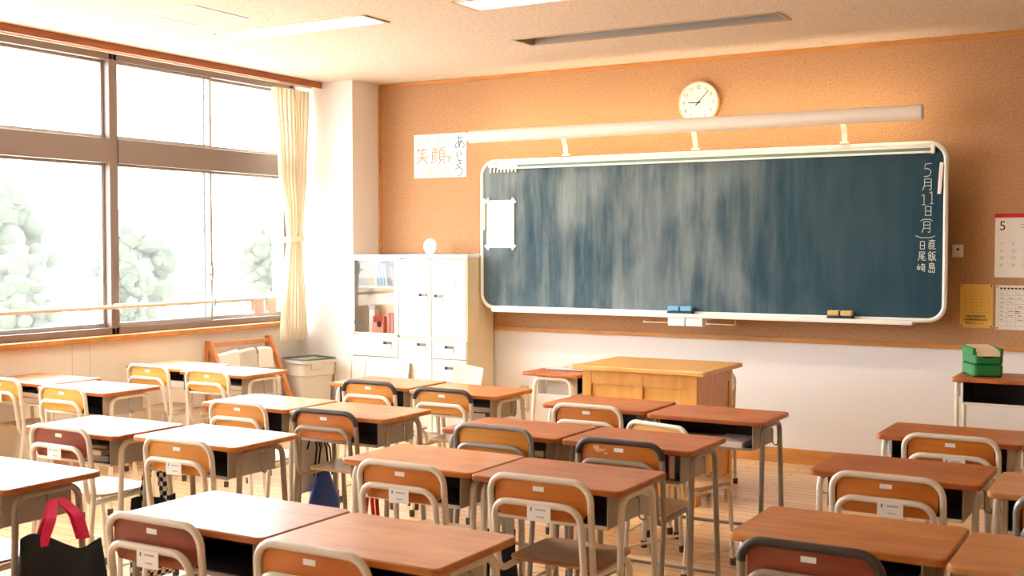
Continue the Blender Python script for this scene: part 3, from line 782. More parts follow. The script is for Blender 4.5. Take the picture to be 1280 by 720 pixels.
m.b2((-0.028, -0.0054, -0.028), (-0.002, -0.0048, -0.022), 'ink'); m.b2((-0.032, -0.0054, -0.037), (0.0, -0.0048, -0.034), 'cal_red')
m.build('print', t, smooth=False)
for sx in (-1, 1):
    for sz in (-1, 1):
        m = MB(); m.lathe([(0.005, 0.004), (0.005, 0.009), (0.003, 0.012)], 'ink', n=10, M=Matrix.Translation((sx*0.135, 0, sz*0.132)) @ MC); m.build('pin', t)
t = thing('wall_outlet', 'tan double power outlet low on the front wall', 'outlet', (0.418, -0.0005, 0.32))
m = MB(); m.box((0, -0.005, 0), (0.075, 0.01, 0.2), 'outlet_tan', 0.003); m.build('plate', t)
for z in (-0.05, 0.05):
    m = MB(); m.box((0, -0.011, z), (0.045, 0.006, 0.05), 'white_plastic', 0.003); m.box((0.003, -0.0145, z), (0.012, 0.002, 0.018), 'ink'); m.build('socket', t)

# ------------------------------------------------------------------ cabinet (lower unit carries upper unit)
CXa, CXb, CYf, CYb = -0.985, 0.145, -0.42, -0.03
low = thing('lower_cabinet', 'white steel base cabinet with drawers in the corner niche', 'cabinet', (CXa, CYf, 0))
W = CXb-CXa; D = CYb-CYf
m = MB(); m.b2((0, 0.012, 0.0), (W-0.004, D, 0.795), 'cabinet_seam', 0.001); m.b2((W-0.005, 0.0, 0.0), (W, D, 0.795), 'cabinet_side', 0.001); m.build('body', low)
def latch(par, x, z):
    m = MB(); m.box((x, -0.008, z), (0.088, 0.006, 0.064), 'cabinet_seam', 0.002); m.box((x, -0.0105, z-0.011), (0.08, 0.004, 0.036), 'white_plastic', 0.002); m.box((x, -0.013, z+0.017), (0.078, 0.006, 0.022), 'handle_grey', 0.003); m.box((x-0.024, -0.017, z+0.017), (0.026, 0.006, 0.022), 'ink', 0.002)
    m.build('latch_handle', par)
def front(par, name, x0, x1, z0, z1, hx, hz):
    m = MB(); m.b2((x0+0.0045, -0.006, z0+0.0045), (x1-0.0045, 0.009, z1-0.0045), 'cabinet_white', 0.003); o = m.build(name, par); latch(o, hx, hz)
xs = [0.0, 0.475, 0.80, W-0.005]
front(low, 'drawer', xs[0], xs[1], 0.63, 0.79, 0.37, 0.73)
front(low, 'drawer', xs[0], xs[1], 0.05, 0.63, 0.37, 0.5)
front(low, 'door', xs[1], xs[2], 0.05, 0.79, 0.70, 0.73)
front(low, 'drawer', xs[2], xs[3], 0.64, 0.79, 0.965, 0.72)
front(low, 'drawer', xs[2], xs[3], 0.46, 0.64, 0.965, 0.555)
front(low, 'drawer', xs[2], xs[3], 0.05, 0.46, 0.965, 0.37)
up = thing('upper_cabinet', 'white steel upper cabinet with one glass door and two solid doors', 'cabinet', (CXa, CYf, 0.795))
H = 0.665
m = MB()
m.b2((0, 0.0, H-0.03), (W, D, H), 'cabinet_white', 0.004); m.b2((0.014, 0.012, 0.0), (W-0.008, D, 0.02), 'cabinet_white')
m.b2((0, 0.0, 0.0), (0.014, D, H-0.03), 'cabinet_white'); m.b2((0.455, 0.012, 0.0), (0.48, D, H-0.03), 'cabinet_white'); m.b2((W-0.008, 0.0, 0.0), (W, D, H-0.03), 'cabinet_side')
m.b2((0.014, 0.19, 0.02), (0.455, 0.2, H-0.03), 'cabinet_side'); m.b2((0.48, 0.03, 0.02), (W-0.008, 0.2, H-0.03), 'cabinet_white')
m.build('body', up)
m = MB(); m.b2((0.014, 0.045, 0.395), (0.455, 0.19, 0.408), 'cabinet_white', 0.002); m.build('shelf', up)
m = MB(); m.b2((0.008, 0.0, 0.022), (0.03, 0.01, H-0.034), 'cabinet_white', 0.002); m.b2((0.43, 0.0, 0.022), (0.47, 0.01, H-0.034), 'cabinet_white', 0.002)
m.b2((0.03, 0.0, 0.022), (0.43, 0.01, 0.03), 'cabinet_white'); m.b2((0.03, 0.0, H-0.046), (0.43, 0.01, H-0.034), 'cabinet_white'); o = m.build('glass_door', up)
m = MB(); m.b2((0.03, 0.003, 0.03), (0.43, 0.007, H-0.046), 'cabinet_glass'); m.build('pane', o)
for z in (0.11, 0.52):
    m = MB(); m.box((0.035, -0.003, z), (0.012, 0.008, 0.03), 'handle_grey', 0.002); m.build('hinge', o)
front(up, 'door', 0.48, 0.795, 0.01, H-0.034, 0.72, 0.33)
front(up, 'door', 0.795, W-0.006, 0.01, H-0.034, 0.865, 0.325)
# books behind the glass
def book(name, label, x, w, h, d, z, mat, tilt, cat='book', group='books behind the cabinet glass'):
    t = thing(name, label, cat, (CXa+x, CYf+0.06, z), 0, group); t.rotation_euler = (0, tilt, 0)
    m = MB(); m.b2((0, 0.0, 0.0), (0.003, d, h), mat, 0.001); m.b2((w-0.003, 0, 0), (w, d, h), mat, 0.001); m.b2((0, 0, 0), (w, 0.003, h), mat, 0.001); m.build('cover', t)
    m = MB(); m.b2((0.003, 0.003, 0.003), (w-0.003, d-0.004, h-0.003), 'paper'); m.build('pages', t)
z = 0.795+0.41
spec = [('teal', 'pale teal book at left end of the cabinet top shelf', 0.20, 0.024, 0.19, 'book_teal', -0.10),
        ('b', 'first leaning blue book from the left behind the glass', 0.236, 0.026, 0.195, 'book_blue', -0.17),
        ('b', 'second leaning blue book from the left behind the glass', 0.268, 0.026, 0.2, 'book_blue', -0.17),
        ('b', 'third leaning blue book from the left behind the glass', 0.302, 0.024, 0.185, 'book_teal', -0.19),
        ('p', 'pink book leaning right of the blue books', 0.375, 0.018, 0.16, 'book_pink', -0.22),
        ('p', 'dark spined book at the right end of the cabinet top shelf', 0.40, 0.018, 0.15, 'book_dark', -0.22)]
for n_, lab, x, w, h, mt, ti in spec: book('book', lab, x, w, h, 0.11, z, mt, ti)
zf = 0.795+0.021
t = thing('file_box', 'salmon magazine file box with black finger hole behind the cabinet glass', 'file box', (CXa+0.185, CYf+0.03, zf), 0)
m = MB(); m.b2((0, 0, 0), (0.115, 0.008, 0.09), 'file_salmon', 0.002); m.b2((0, 0.008, 0), (0.006, 0.13, 0.14), 'file_salmon'); m.b2((0.109, 0.008, 0), (0.115, 0.13, 0.14), 'file_salmon'); m.b2((0.006, 0.12, 0), (0.109, 0.13, 0.14), 'file_salmon'); m.b2((0.006, 0.01, 0.0), (0.109, 0.12, 0.006), 'file_salmon'); m.build('case', t)
m = MB(); m.lathe([(0.022, 0.0), (0.024, 0.003), (0.014, 0.004)], 'ink', n=24, M=Matrix.Translation((0.075, 0, 0.075)) @ MC); m.build('finger_ring', t)
for k, mt in enumerate(('file_salmon', 'file_rose', 'file_salmon')):
    book('file_folder', ['left', 'middle', 'right'][k]+' one of three red folders upright behind the cabinet glass', 0.31+k*0.036, 0.032, 0.165, 0.12, zf, mt, 0.0, 'folder', 'red folders behind the cabinet glass')
t = thing('storage_box', 'white paper box on middle tier behind the cabinet glass', 'box', (CXa+0.24, CYf+0.12, zf))
m = MB(); m.b2((-0.14, -0.02, 0.0), (-0.08, 0.05, 0.22), 'paper', 0.003); m.b2((-0.145, -0.023, 0.19), (-0.075, 0.053, 0.225), 'paper_grey', 0.003); m.build('carton', t)
# papers on door
t = thing('memo_sheet', 'small white memo sheets hung on the right cabinet door', 'paper', (-0.0, CYf-0.006, 1.23))
g = [[(x, -0.004-0.012*max(0, -z*6)*0.2-0.01*max(0, x), z) for z in (-0.075, 0, 0.075)] for x in (-0.04, 0, 0.04)]
m = MB().sheet(g, 'memo_paper', 0.0015); m.build('front_sheet', t)
g = [[(x+0.012, -0.002, z+0.07) for z in (-0.075, 0, 0.06)] for x in (-0.04, 0, 0.04)]
m = MB().sheet(g, 'paper_grey', 0.0015); m.build('back_sheet', t)
t = thing('desk_clock', 'small round white clock standing on top of the cabinet', 'clock', (-0.32, -0.24, 1.46))
m = MB(); m.lathe([(0.058, -0.02), (0.063, -0.012), (0.063, 0.012), (0.058, 0.018), (0.05, 0.016)], 'white_plastic', n=36, M=Matrix.Translation((0, 0, 0.066)) @ MC); m.build('case', t)
m = MB(); m.lathe([(0.05, 0.016), (0.05, 0.0175)], 'paper_grey', n=36, M=Matrix.Translation((0, 0, 0.066)) @ MC); m.build('dial', t)
m = MB()
for s in (-1, 1): m.box((s*0.03, 0, 0.006), (0.014, 0.03, 0.012), 'white_plastic', 0.003)
m.build('feet', t)
def panel(name, label, x0, x1, y, h, lean, mat, edge):
    t = thing(name, label, 'panel', ((x0+x1)/2, y, 0)); t.rotation_euler = (-lean, 0, 0); w = x1-x0
    m = MB(); m.b2((-w/2+0.012, -0.006, 0.012), (w/2-0.012, 0.006, h-0.012), mat); m.build('face', t)
    m = MB()
    for s in (-1, 1): m.b2((s*(w/2-0.006)-0.006, -0.01, 0), (s*(w/2-0.006)+0.006, 0.01, h), edge, 0.002)
    for zz in (0.0, h-0.012): m.b2((-w/2, -0.01, zz), (w/2, 0.01, zz+0.012), mat, 0.002)
    m.build('edging', t)
panel('white_board', 'white panel board leaning against the base cabinet', -0.82, -0.38, -0.56, 0.61, 0.20, 'white_plastic', 'slot_frame')
panel('white_board', 'white panel board against the column right of the trash bin', -1.17, -0.985, -0.46, 0.60, 0.10, 'white_plastic', 'slot_frame')
t = thing('cardboard_sheet', 'pale grey bent sheet leaning at right side of the base cabinet', 'sheet', (0.12, -0.55, 0.0)); t.rotation_euler = (-0.1, 0.12, 0)
g = [[(x, 0.03*math.sin((x+0.14)*9), z) for z in (0.0, 0.3, 0.62)] for x in (-0.13, -0.06, 0, 0.07, 0.13)]
m = MB().sheet(g, 'paper_grey', 0.004); m.build('sheet', t)

# ------------------------------------------------------------------ curtain, rail, bin, rack
t = thing('curtain', 'cream pleated curtain tied back at the right end of the windows', 'curtain', (-1.45, -0.6, 0.75))
g = []; nU = 110
def cprof(z):                                               # z above the hem: centre y, half width, depth
    pts = [(0.0, 0.0, 0.16, 0.05), (0.3, 0.0, 0.145, 0.05), (0.7, 0.01, 0.10, 0.045), (0.83, 0.02, 0.085, 0.04), (1.0, 0.02, 0.10, 0.045), (1.4, 0.0, 0.155, 0.05), (2.07, -0.02, 0.20, 0.055)]
    for a, b in zip(pts, pts[1:]):
        if a[0] <= z <= b[0]:
            u = (z-a[0])/(b[0]-a[0]); u = u*u*(3-2*u)
            return [a[k]+(b[k]-a[k])*u for k in (1, 2, 3)]
for i in range(45):
    z = 2.07*i/44; c, hw, dp = cprof(z); row = []
    for j in range(nU+1):
        u = j/nU*2-1; ph = u*pi*9
        row.append((dp*0.55*math.sin(ph)+0.012*math.sin(u*5+z), c+hw*u+0.012*math.sin(2*ph)*hw/0.2, z))
    g.append(row)
m = MB().sheet(g, 'curtain_cloth', 0.002); m.build('cloth', t)
m = MB(); ring = [(0.062*math.cos(a), 0.02+0.10*math.sin(a), 0.84+0.012*math.sin(a)) for a in [2*pi*k/28 for k in range(29)]]
g = [[(p[0], p[1], p[2]-0.022) for p in ring], [(p[0]*1.04, p[1]*1.02, p[2]) for p in ring], [(p[0], p[1], p[2]+0.022) for p in ring]]
m.sheet(g, 'curtain_cloth', 0.004); m.build('tie_band', t)
m = MB(); m.tube([(-1.43, -8.0, 2.86), (-1.43, -0.39, 2.86)], 0.012, 'rail_cream', 8); o = m.build('curtain_rail'); tag(o, 'thin cream curtain rail running along the window head', 'curtain rail')
t = thing('safety_rail', 'cream horizontal bar across the windows above the sill', 'rail', (-1.545, -4.2, 1.10))
m = MB(); m.tube([(0, -3.9, 0), (0, 3.81, 0)], 0.014, 'rail_cream', 10); m.build('bar', t)
for y in mull[1:]:
    m = MB(); m.b2((-0.08, y+4.2-0.02, -0.02), (0.018, y+4.2+0.02, 0.02), 'rail_cream', 0.005); m.build('bracket', t)
for k, (y, w) in enumerate(((-0.93, 0.12), (-0.77, 0.1))):
    g = []
    for i in range(13):
        a = i/12; 
        if i < 6: x, z = 0.018, -0.13+0.13*i/5
        elif i < 8: x, z = 0.018-0.018*(i-5), 0.018
        else: x, z = -0.018, 0.0-0.10*(i-7)/5
        g.append([(x+0.004*math.sin(v*60), v, z+0.006*math.sin(v*30)) for v in [-w/2+w*q/8 for q in range(9)]])
    o = MB().sheet(g, 'cloth_beige', 0.003).build('cleaning_cloth'); o.location = (-1.545, y, 1.10)
    tag(o, ['left', 'right'][k]+' one of two beige cloths draped over the window bar', 'cloth', 'cloths on the window bar')
for y, lab in ((-1.42, 'cyan clothes peg on the window bar at the sash joint'), (-0.85, 'cyan clothes peg on the window bar between two cloths')):
    t = thing('clothes_peg', lab, 'clothes peg', (-1.545, y, 1.10), 0, 'pegs on the window bar')
    for s in (-1, 1):
        m = MB(); m.box((s*0.016, 0, 0.0), (0.006, 0.012, 0.075), 'clip_cyan', 0.002, Matrix.Rotation(s*-0.06, 3, 'Y')); m.build('jaw', t)
# bin
t = thing('trash_bin', 'tall pale grey square trash bin with dark green rim in the corner', 'trash bin', (-1.265, -0.63, 0), -0.25)
m = MB(); n = 24
def rr(w, z): return [Vector((p[0], p[1], z)) for p in rrect(w[0], w[1], 0.05, 5)]
rings = [rr((0.25, 0.27), 0.0), rr((0.27, 0.29), 0.30), rr((0.275, 0.295), 0.47), rr((0.305, 0.325), 0.48), rr((0.315, 0.335), 0.575), rr((0.335, 0.355), 0.58), rr((0.34, 0.36), 0.605), rr((0.30, 0.32), 0.605), rr((0.235, 0.255), 0.012)]
q = len(rings[0]); vs = [v for r in rings for v in r]; fs = [tuple(range(q-1, -1, -1))]
for i in range(len(rings)-1):
    for k in range(q): k2 = (k+1) % q; fs.append((i*q+k, i*q+k2, (i+1)*q+k2, (i+1)*q+k))
fs.append(tuple((len(rings)-1)*q+k for k in range(q)))
m.add(vs, fs, 'bin_grey'); m.build('bucket', t)
m = MB(); rim = [Vector((p[0], p[1], 0.607)) for p in rrect(0.315, 0.335, 0.05, 5)]; rim.append(rim[0]); m.tube(rim, 0.010, 'bin_green', 8, cap=False); m.build('rim_liner', t)
for s in (-1, 1):
    m = MB(); m.box((s*0.172, -0.05, 0.56), (0.014, 0.10, 0.05), 'bin_grey', 0.005); m.build('handle', t)
# newspaper rack
t = thing('newspaper_rack', 'wooden A frame newspaper rack standing below the window sill', 'rack', (-1.5, -1.18, 0))
for y in (-0.335, 0.335):
    m = MB(); m.box((-0.02, y, 0.40), (0.035, 0.03, 0.8), 'rack_wood', 0.003); m.build('post', t)
    m = MB(); v = Vector((0.36, 0, -0.8)); a = math.atan2(0.36, -0.8)
    m.box((0.175, y, 0.40), (0.045, 0.03, 0.87), 'rack_wood', 0.003, Matrix.Rotation(-math.atan2(0.36, 0.8), 3, 'Y')); m.build('leg', t)
for x, z in ((0.0, 0.765), (0.05, 0.68), (0.14, 0.47), (0.22, 0.28)):
    m = MB(); m.box((x, 0, z), (0.02, 0.645, 0.035 if z > .7 else 0.02), 'rack_wood', 0.003); m.build('bar', t)
m = MB(); m.box((0.12, 0, 0.12), (0.24, 0.62, 0.015), 'rack_wood', 0.002); m.build('shelf', t)
def newspaper(label, y, w, x, z, l1, l2, k):
    g = []
    for i in range(11):
        if i < 5: a, zz = 0.018+0.004*(4-i), -l1*(4-i)/4
        elif i == 5: a, zz = 0.0, 0.016
        else: a, zz = -0.018-0.002*(i-6), -l2*(i-6)/4
        g.append([(a+0.008*math.sin(v*25+k+zz*10), v, zz+0.012*math.sin(v*14+k)) for v in [-w/2+w*q/8 for q in range(9)]])
    o = MB().sheet(g, 'paper_grey' if k % 2 else 'paper', 0.004).build('newspaper'); o.location = (-1.5+x, -1.18+y, z)
    tag(o, label, 'newspaper', 'newspapers on the rack')
newspaper('leftmost white newspaper draped over the wooden rack', -0.20, 0.21, 0.05, 0.695, 0.2, 0.16, 0)
newspaper('middle crumpled newspaper draped over the wooden rack', 0.01, 0.20, 0.05, 0.695, 0.18, 0.2, 1)
newspaper('rightmost newspaper hanging high on the wooden rack', 0.215, 0.17, 0.05, 0.695, 0.15, 0.18, 2)
newspaper('lower newspaper on the rack, right end, second bar', 0.16, 0.26, 0.14, 0.485, 0.14, 0.16, 3)

# ------------------------------------------------------------------ podium
t = thing('teacher_podium', 'wide honey coloured wooden teacher podium below the blackboard', 'podium', (2.15, -1.37, 0))
m = MB(); m.prism(rrect(0.86, 0.67, 0.012, 3), 0.772, 0.80, 'podium_top_wood', 0.004); m.build('top', t)
w, d = 0.372, 0.305
m = MB()
for x in (-w+0.03, 0.0, w-0.03): m.b2((x-0.03, -d, 0), (x+0.03, -d+0.03, 0.772), 'podium_wood', 0.003)
for z0, z1 in ((0.04, 0.11), (0.69, 0.772)): m.b2((-w+0.06, -d+0.002, z0), (w-0.06, -d+0.028, z1), 'podium_wood', 0.002)
m.build('front_frame', t)
for s in (-1, 1):
    m = MB(); m.b2((s*0.171-0.145, -d+0.012, 0.11), (s*0.171+0.145, -d+0.022, 0.69), 'podium_wood'); m.build('front_panel', t)
    m = MB(); x = s*(w-0.015)
    m.b2((x-0.015, -d+0.03, 0), (x+0.015, -d+0.08, 0.772), 'podium_wood', 0.002); m.b2((x-0.015, d-0.05, 0), (x+0.015, d, 0.772), 'podium_wood', 0.002)
    for z0, z1 in ((0.04, 0.11), (0.69, 0.772)): m.b2((x-0.014, -d+0.08, z0), (x+0.014, d-0.05, z1), 'podium_wood', 0.002)
    m.b2((x-0.005, -d+0.08, 0.11), (x+0.005, d-0.05, 0.69), 'podium_wood'); m.build('side_panel', t)
m = MB(); m.b2((-w+0.03, -d+0.03, 0.55), (w-0.03, -0.05, 0.565), 'podium_wood'); m.build('shelf', t)

# ------------------------------------------------------------------ desks
DH = 0.70
def make_desk(label, topmat, tube, sleeve=None):
    t = thing('student_desk', label, 'desk', (0, 0, 0), 0, 'student desks')
    m = MB(); m.prism(rrect(0.60, 0.42, 0.028, 4), DH-0.022, DH, topmat, 0.004); m.build('desk_top', t)
    m = MB(); a = 0.235; y0, y1 = -0.175, 0.115; z0, z1 = 0.558, DH-0.024; q = 0.0015
    m.b2((-a, y0, z0), (a, y1, z0+q*2), 'box_dark'); m.b2((-a, y1-q*2, z0), (a, y1, z1), 'box_dark')
    for s in (-1, 1): m.b2((s*a-q, y0, z0), (s*a+q, y1, z1), 'box_dark')
    for s in (-1, 1): m.b2((s*(a+0.002)-q, y0-0.001, z0-0.001), (s*(a+0.002)+q, y1, z1), 'box_grey')
    m.b2((-a, y0-0.004, z0-0.004), (a, y0+0.006, z0+0.01), tube, 0.003)
    m.build('book_box', t)
    for s in (-1, 1):
        x = s*0.275
        pts = fillet([(x, -0.165, 0.0), (x, -0.145, DH-0.036), (x, 0.115, DH-0.036), (x+s*0.006, 0.158, 0.0)], [0.05, 0.05], 6)
        m = MB(); m.tube(pts, 0.0125, tube, 10); o = m.build('leg_frame', t)
        for y in (-0.165, 0.158):
            f = MB(); f.lathe([(0.014, 0), (0.0165, 0.004), (0.0165, 0.034), (0.0135, 0.038)], 'rubber', (x+(s*0.006 if y > 0 else 0), y, 0), 12); f.build('rubber_foot', o)
        m = MB(); xo = s*0.279
        m.tube(fillet([(xo-s*0.012, -s*0.025, 0.66), (xo+s*0.008, -s*0.025, 0.645), (xo+s*0.008, -s*0.025, 0.575), (xo+s*0.031, -s*0.025, 0.565), (xo+s*0.034, -s*0.025, 0.59)], 0.012, 4), 0.0035, 'chrome', 8); m.build('bag_hook', t)
    m = MB(); m.tube([(-0.277, 0.151, 0.12), (0.277, 0.151, 0.12)], 0.009, tube, 8); m.build('stretcher', t)
    return t
protos = {}
def desk(key, x, y, rz, topmat, tube, label, z=0.0, sc=1.0):
    k = (topmat, tube)
    if k not in protos:
        protos[k] = make_desk(label, topmat, tube); o = protos[k]
    else:
        o = dup(protos[k], label=label)
    o.location = (x, y, z); o.rotation_euler = (0, 0, rz)
    if sc != 1.0: o.scale = (1, 1, sc)
    return o
RU, OR, TA = 'desk_top_russet', 'desk_top_orange', 'desk_top_tan'
TC, TG, TT = 'tube_cream', 'tube_grey', 'tube_taupe'
def D(key, x0, near, mat, tube, label, rz=0.0):
    return desk(key, x0+0.30, near+0.21, rz, mat, tube, label)
D('A1L', -1.42, -2.41, OR, TC, 'window column front pair, left desk below the newspaper rack, against wall')
D('A1R', -0.81, -2.50, OR, TC, 'window column front pair, right desk in front of the newspaper rack')
D('A2L', -1.50, -3.46, RU, TC, 'window column second pair, left desk next to the wall at photo left edge')
D('A2R', -0.86, -3.57, RU, TC, 'window column second pair, right desk with empty side hook showing')
D('B1L', 0.47, -2.51, OR, TC, 'desk in front of the white cabinet drawers, left of its pair')
D('B1R', 1.11, -2.58, OR, TC, 'desk with books in its shelf, between the cabinet and wall outlet')
D('B2L', 0.46, -3.56, OR, TC, 'second row desk, left of the pair, before the trash bin')
D('B2R', 1.09, -3.59, OR, TT, 'second row desk with black edged chair, right of the pair near trash bin')
D('B3L', 0.37, -4.58, RU, TC, 'third row glaring white desk with bag and books, gingham bag on its hook')
D('B3R', 1.02, -4.53, OR, TT, 'third row glaring white desk right of the gingham bag')
D('B4R', 0.95, -5.55, RU, TT, 'foreground desk at photo left edge with black tote bag on its hook')
D('C1L', 2.05, -2.70, RU, TC, 'front row desk directly before the podium, left of its pair')
D('C1R', 2.68, -2.77, RU, TG, 'front row desk with white papers in its shelf, right of the podium')
D('C2L', 2.06, -3.67, RU, TT, 'second row reddish desk before podium, dark books inside, left of its pair')
D('C2R', 2.68, -3.67, RU, TT, 'second row reddish desk with magenta book inside, right of its pair')
D('C3L', 2.15, -4.50, OR, TC, 'third row amber desk behind a labelled cream chair, photo centre')
D('C3R', 2.76, -4.52, RU, TC, 'third row red brown desk right of photo centre, before the labelled chair')
D('C4L', 2.15, -5.60, RU, TT, 'nearest foreground desk, left one, whitened by window glare')
D('C4R', 2.76, -5.62, OR, TC, 'nearest foreground desk, right one, warm orange brown top')
D('D1L', 3.81, -2.84, RU, TC, 'dark red desk at far right in front of the green case')
D('D2L', 3.79, -3.80, RU, TC, 'second row far right desk, glossy red brown, left of its pair')
D('D2R', 4.42, -3.89, TA, TC, 'second row tan desk cut by the right photo edge')
D('D3L', 3.86, -4.87, OR, TT, 'lower right desk behind the black edged red brown chair')
D('D3R', 4.47, -4.91, TA, TT, 'lower right corner tan desk cut by the photo edge')
desk('side', 1.395, -1.10, pi/2, RU, TC, 'side desk turned sideways left of the podium with papers on it')
desk('green', 4.09, -0.68, 0.0, RU, TC, 'taller desk against front wall carrying the green case', 0.0, 0.76/0.70)

# ------------------------------------------------------------------ chairs
def make_chair(label, ply, tube, sleeve, sticker, note, seatmat):
    t = thing('student_chair', label, 'chair', (0, 0, 0), 0, 'student chairs')
    hw = 0.189; r = 0.0115
    outer = fillet([(-hw, -0.235, 0.0), (-hw, -0.185, 0.43), (-hw, -0.212, 0.725), (hw, -0.212, 0.725), (hw, -0.185, 0.43), (hw, -0.235, 0.0)], [0.3, 0.06, 0.06, 0.3], 7)
    m = MB(); m.tube(outer, r, tube, 12); o = m.build('rear_leg_frame', t)
    for s in (-1, 1):
        f = MB(); f.lathe([(0.013, 0), (0.0155, 0.004), (0.0155, 0.034), (0.0125, 0.038)], 'rubber', (s*hw, -0.235, 0), 12); f.build('rubber_foot', o)
    h2 = 0.163
    inner = fillet([(-h2, 0.185, 0.0), (-h2, 0.150, 0.405), (-h2, -0.195, 0.395), (-h2, -0.232, 0.645), (h2, -0.232, 0.645), (h2, -0.195, 0.395), (h2, 0.150, 0.405), (h2, 0.185, 0.0)], [0.05, 0.05, 0.055, 0.055, 0.05, 0.05], 6)
    m = MB(); m.tube(inner, r, tube, 12); o2 = m.build('front_leg_frame', t)
    for s in (-1, 1):
        f = MB(); f.lathe([(0.013, 0), (0.0155, 0.004), (0.0155, 0.034), (0.0125, 0.038)], 'rubber', (s*h2, 0.185, 0), 12); f.build('rubber_foot', o2)
    for s in (-1, 1): m = MB(); m.tube([(s*hw, -0.228, 0.09), (s*h2, 0.175, 0.09)], 0.007, tube, 8); m.build('side_bar', t)
    # back: bowed plywood with rounded lower corners
    m = MB(); g = []; N = 14; Wd = 0.172
    for i in range(N+1):
        u = i/N*2-1
        x = u*Wd; e = max(0.0, (abs(u)-0.86)/0.14); zl = 0.592+0.030*e*e; zt = 0.716-0.012*e*e
        y = -0.202 + 0.010*(u*u) - 0.006
        g.append([(x, y - (0.008 if k in (0, 5) else 0)*0 , zl+(zt-zl)*k/5) for k in range(6)])
    m.sheet(g, ply, 0.010); m.build('backrest', t)
    if sleeve:
        top = [p for p in outer if p.z > 0.66]
        m = MB(); m.tube(top, r+0.0018, 'black_sleeve', 12); m.build('edge_sleeve', t)
    if sticker:
        m = MB(); m.box((0.0, -0.2145, 0.692), (0.042, 0.002, 0.016), 'paper', 0.0008); m.build('number_sticker', t)
    if note:
        m = MB(); m.box((note, -0.246, 0.618), (0.088, 0.0015, 0.052), 'paper', 0.0005)
        m.b2((note-0.03, -0.2476, 0.625), (note-0.026, -0.2468, 0.637), 'ink'); m.b2((note-0.012, -0.2476, 0.629), (note+0.028, -0.2468, 0.633), 'ink_pale'); m.b2((note-0.008, -0.2476, 0.606), (note+0.02, -0.2468, 0.609), 'ink_pale')
        m.build('name_label', t, smooth=False)
    # seat: dished plate, rounded corners
    bm = bmesh.new(); out = rrect(0.345, 0.315, 0.05, 6, 0, 0.025)
    m = MB(); N = 12; rings = []
    for q in range(N, -1, -1):
        f = q/N
        for p in out: rings.append((p[0]*f, 0.025+(p[1]-0.025)*f, 0.430-0.010*(1-f*f)-(0.003 if q == N else 0)))
    n = len(out); fs = []
    for q in range(N):
        for k in range(n): k2 = (k+1) % n; fs.append((q*n+k, q*n+k2, (q+1)*n+k2, (q+1)*n+k))
    o0 = len(rings)
    for p in out: rings.append((p[0], p[1], 0.4175))
    for k in range(n): k2 = (k+1) % n; fs.append((o0+k, o0+k2, k2, k))
    fs.append(tuple(o0+k for k in range(n-1, -1, -1)))
    bm.free()
    m.add(rings, fs, seatmat); m.build('seat', t)
    return t
cp = {}
def chair(x, yback, rz, label, ply, tube='tube_cream', sleeve=False, sticker=True, note=0, seat='seat_tan', sc=1.0):
    k = (ply, tube, sleeve, sticker, note, seat)
    if k not in cp: cp[k] = make_chair(label, ply, tube, sleeve, sticker, note, seat); o = cp[k]
    else: o = dup(cp[k], label=label)
    o.location = (x-0.212*math.sin(rz), yback+0.212*math.cos(rz), 0); o.rotation_euler = (0, 0, rz)
    if sc != 1.0: o.scale = (sc, sc, sc)
    return o
PA, PO, PY, PR = 'ply_amber', 'ply_orange', 'ply_yellow', 'ply_redbrown'
chair(-1.04, -2.55, 0.0, 'left yellow backed chair at the desk pair before the newspaper rack', PY)
chair(-0.46, -2.59, -0.02, 'right yellow backed chair at the desk pair before the newspaper rack', PY)
chair(-1.23, -3.54, 0.0, 'yellow backed chair with white label, cut by left photo edge', PY, note=0.02)
chair(-0.54, -3.64, 0.0, 'yellow backed chair at the desk with bare side hook, without paper label', PY)
chair(0.82, -2.57, 0.0, 'black edged amber chair in front of the cabinet, left one', PA, sleeve=True)
chair(1.40, -2.66, 0.0, 'black edged amber chair in front of the cabinet, right one', PA, sleeve=True)
chair(0.79, -3.63, 0.0, 'cream framed amber chair just left of the black edged orange chair, second row', PA)
chair(1.38, -3.66, 0.02, 'black edged orange chair with blue drawstring bag beneath', PO, 'tube_taupe', sleeve=True)
chair(0.69, -4.64, 0.0, 'red brown backed chair with white label and white glaring seat', PR, note=0.01, seat='seat_tan')
chair(1.405, -4.63, 0.0, 'amber backed labelled chair beside the gingham bag', PA, note=0.015)
chair(1.26, -5.66, 0.0, 'chair mostly outside left photo edge behind the black tote bag', PR)
chair(2.39, -2.84, 0.0, 'cream framed orange chair in front of the podium, with small sticker', PO)
chair(2.86, -3.06, -0.30, 'skewed cream framed chair pushed aside below the front row desks', PY, sticker=False, sc=0.96)
chair(2.38, -3.73, 0.0, 'grey steel framed chair with plain pale backrest and no sticker', PA, 'tube_grey', sticker=False, sc=1.02)
c_ = chair(2.99, -3.74, 0.0, 'black edged orange chair with scuffed backrest at red brown desk', PO, 'tube_taupe', sleeve=True)
m = MB(); rnd = random.Random(11)
for k in range(9):
    a = rnd.uniform(-0.03, 0.03); b = rnd.uniform(-0.013, 0.013); q = rnd.uniform(0.004, 0.010)
    m.prism([(a+q*1.5*math.cos(t_*pi/4), b+q*0.7*math.sin(t_*pi/4)) for t_ in range(8)], 0.2135, 0.2142+k*0.00005, 'scuff_pale', 0, Matrix.Translation((-0.075, 0, 0.685)) @ MF)
m.build('scuff_mark', c_, smooth=False)
chair(2.51, -4.60, 0.0, 'large cream framed chair with white label at photo centre', PO, note=0.018)
chair(3.11, -4.63, 0.0, 'large cream framed chair with brown seat fully visible, right of centre', PO, note=0.019, seat='seat_brown', sc=1.02)
chair(2.39, -5.67, 0.0, 'dark red brown chair with label in the near left foreground', PR, note=0.016)
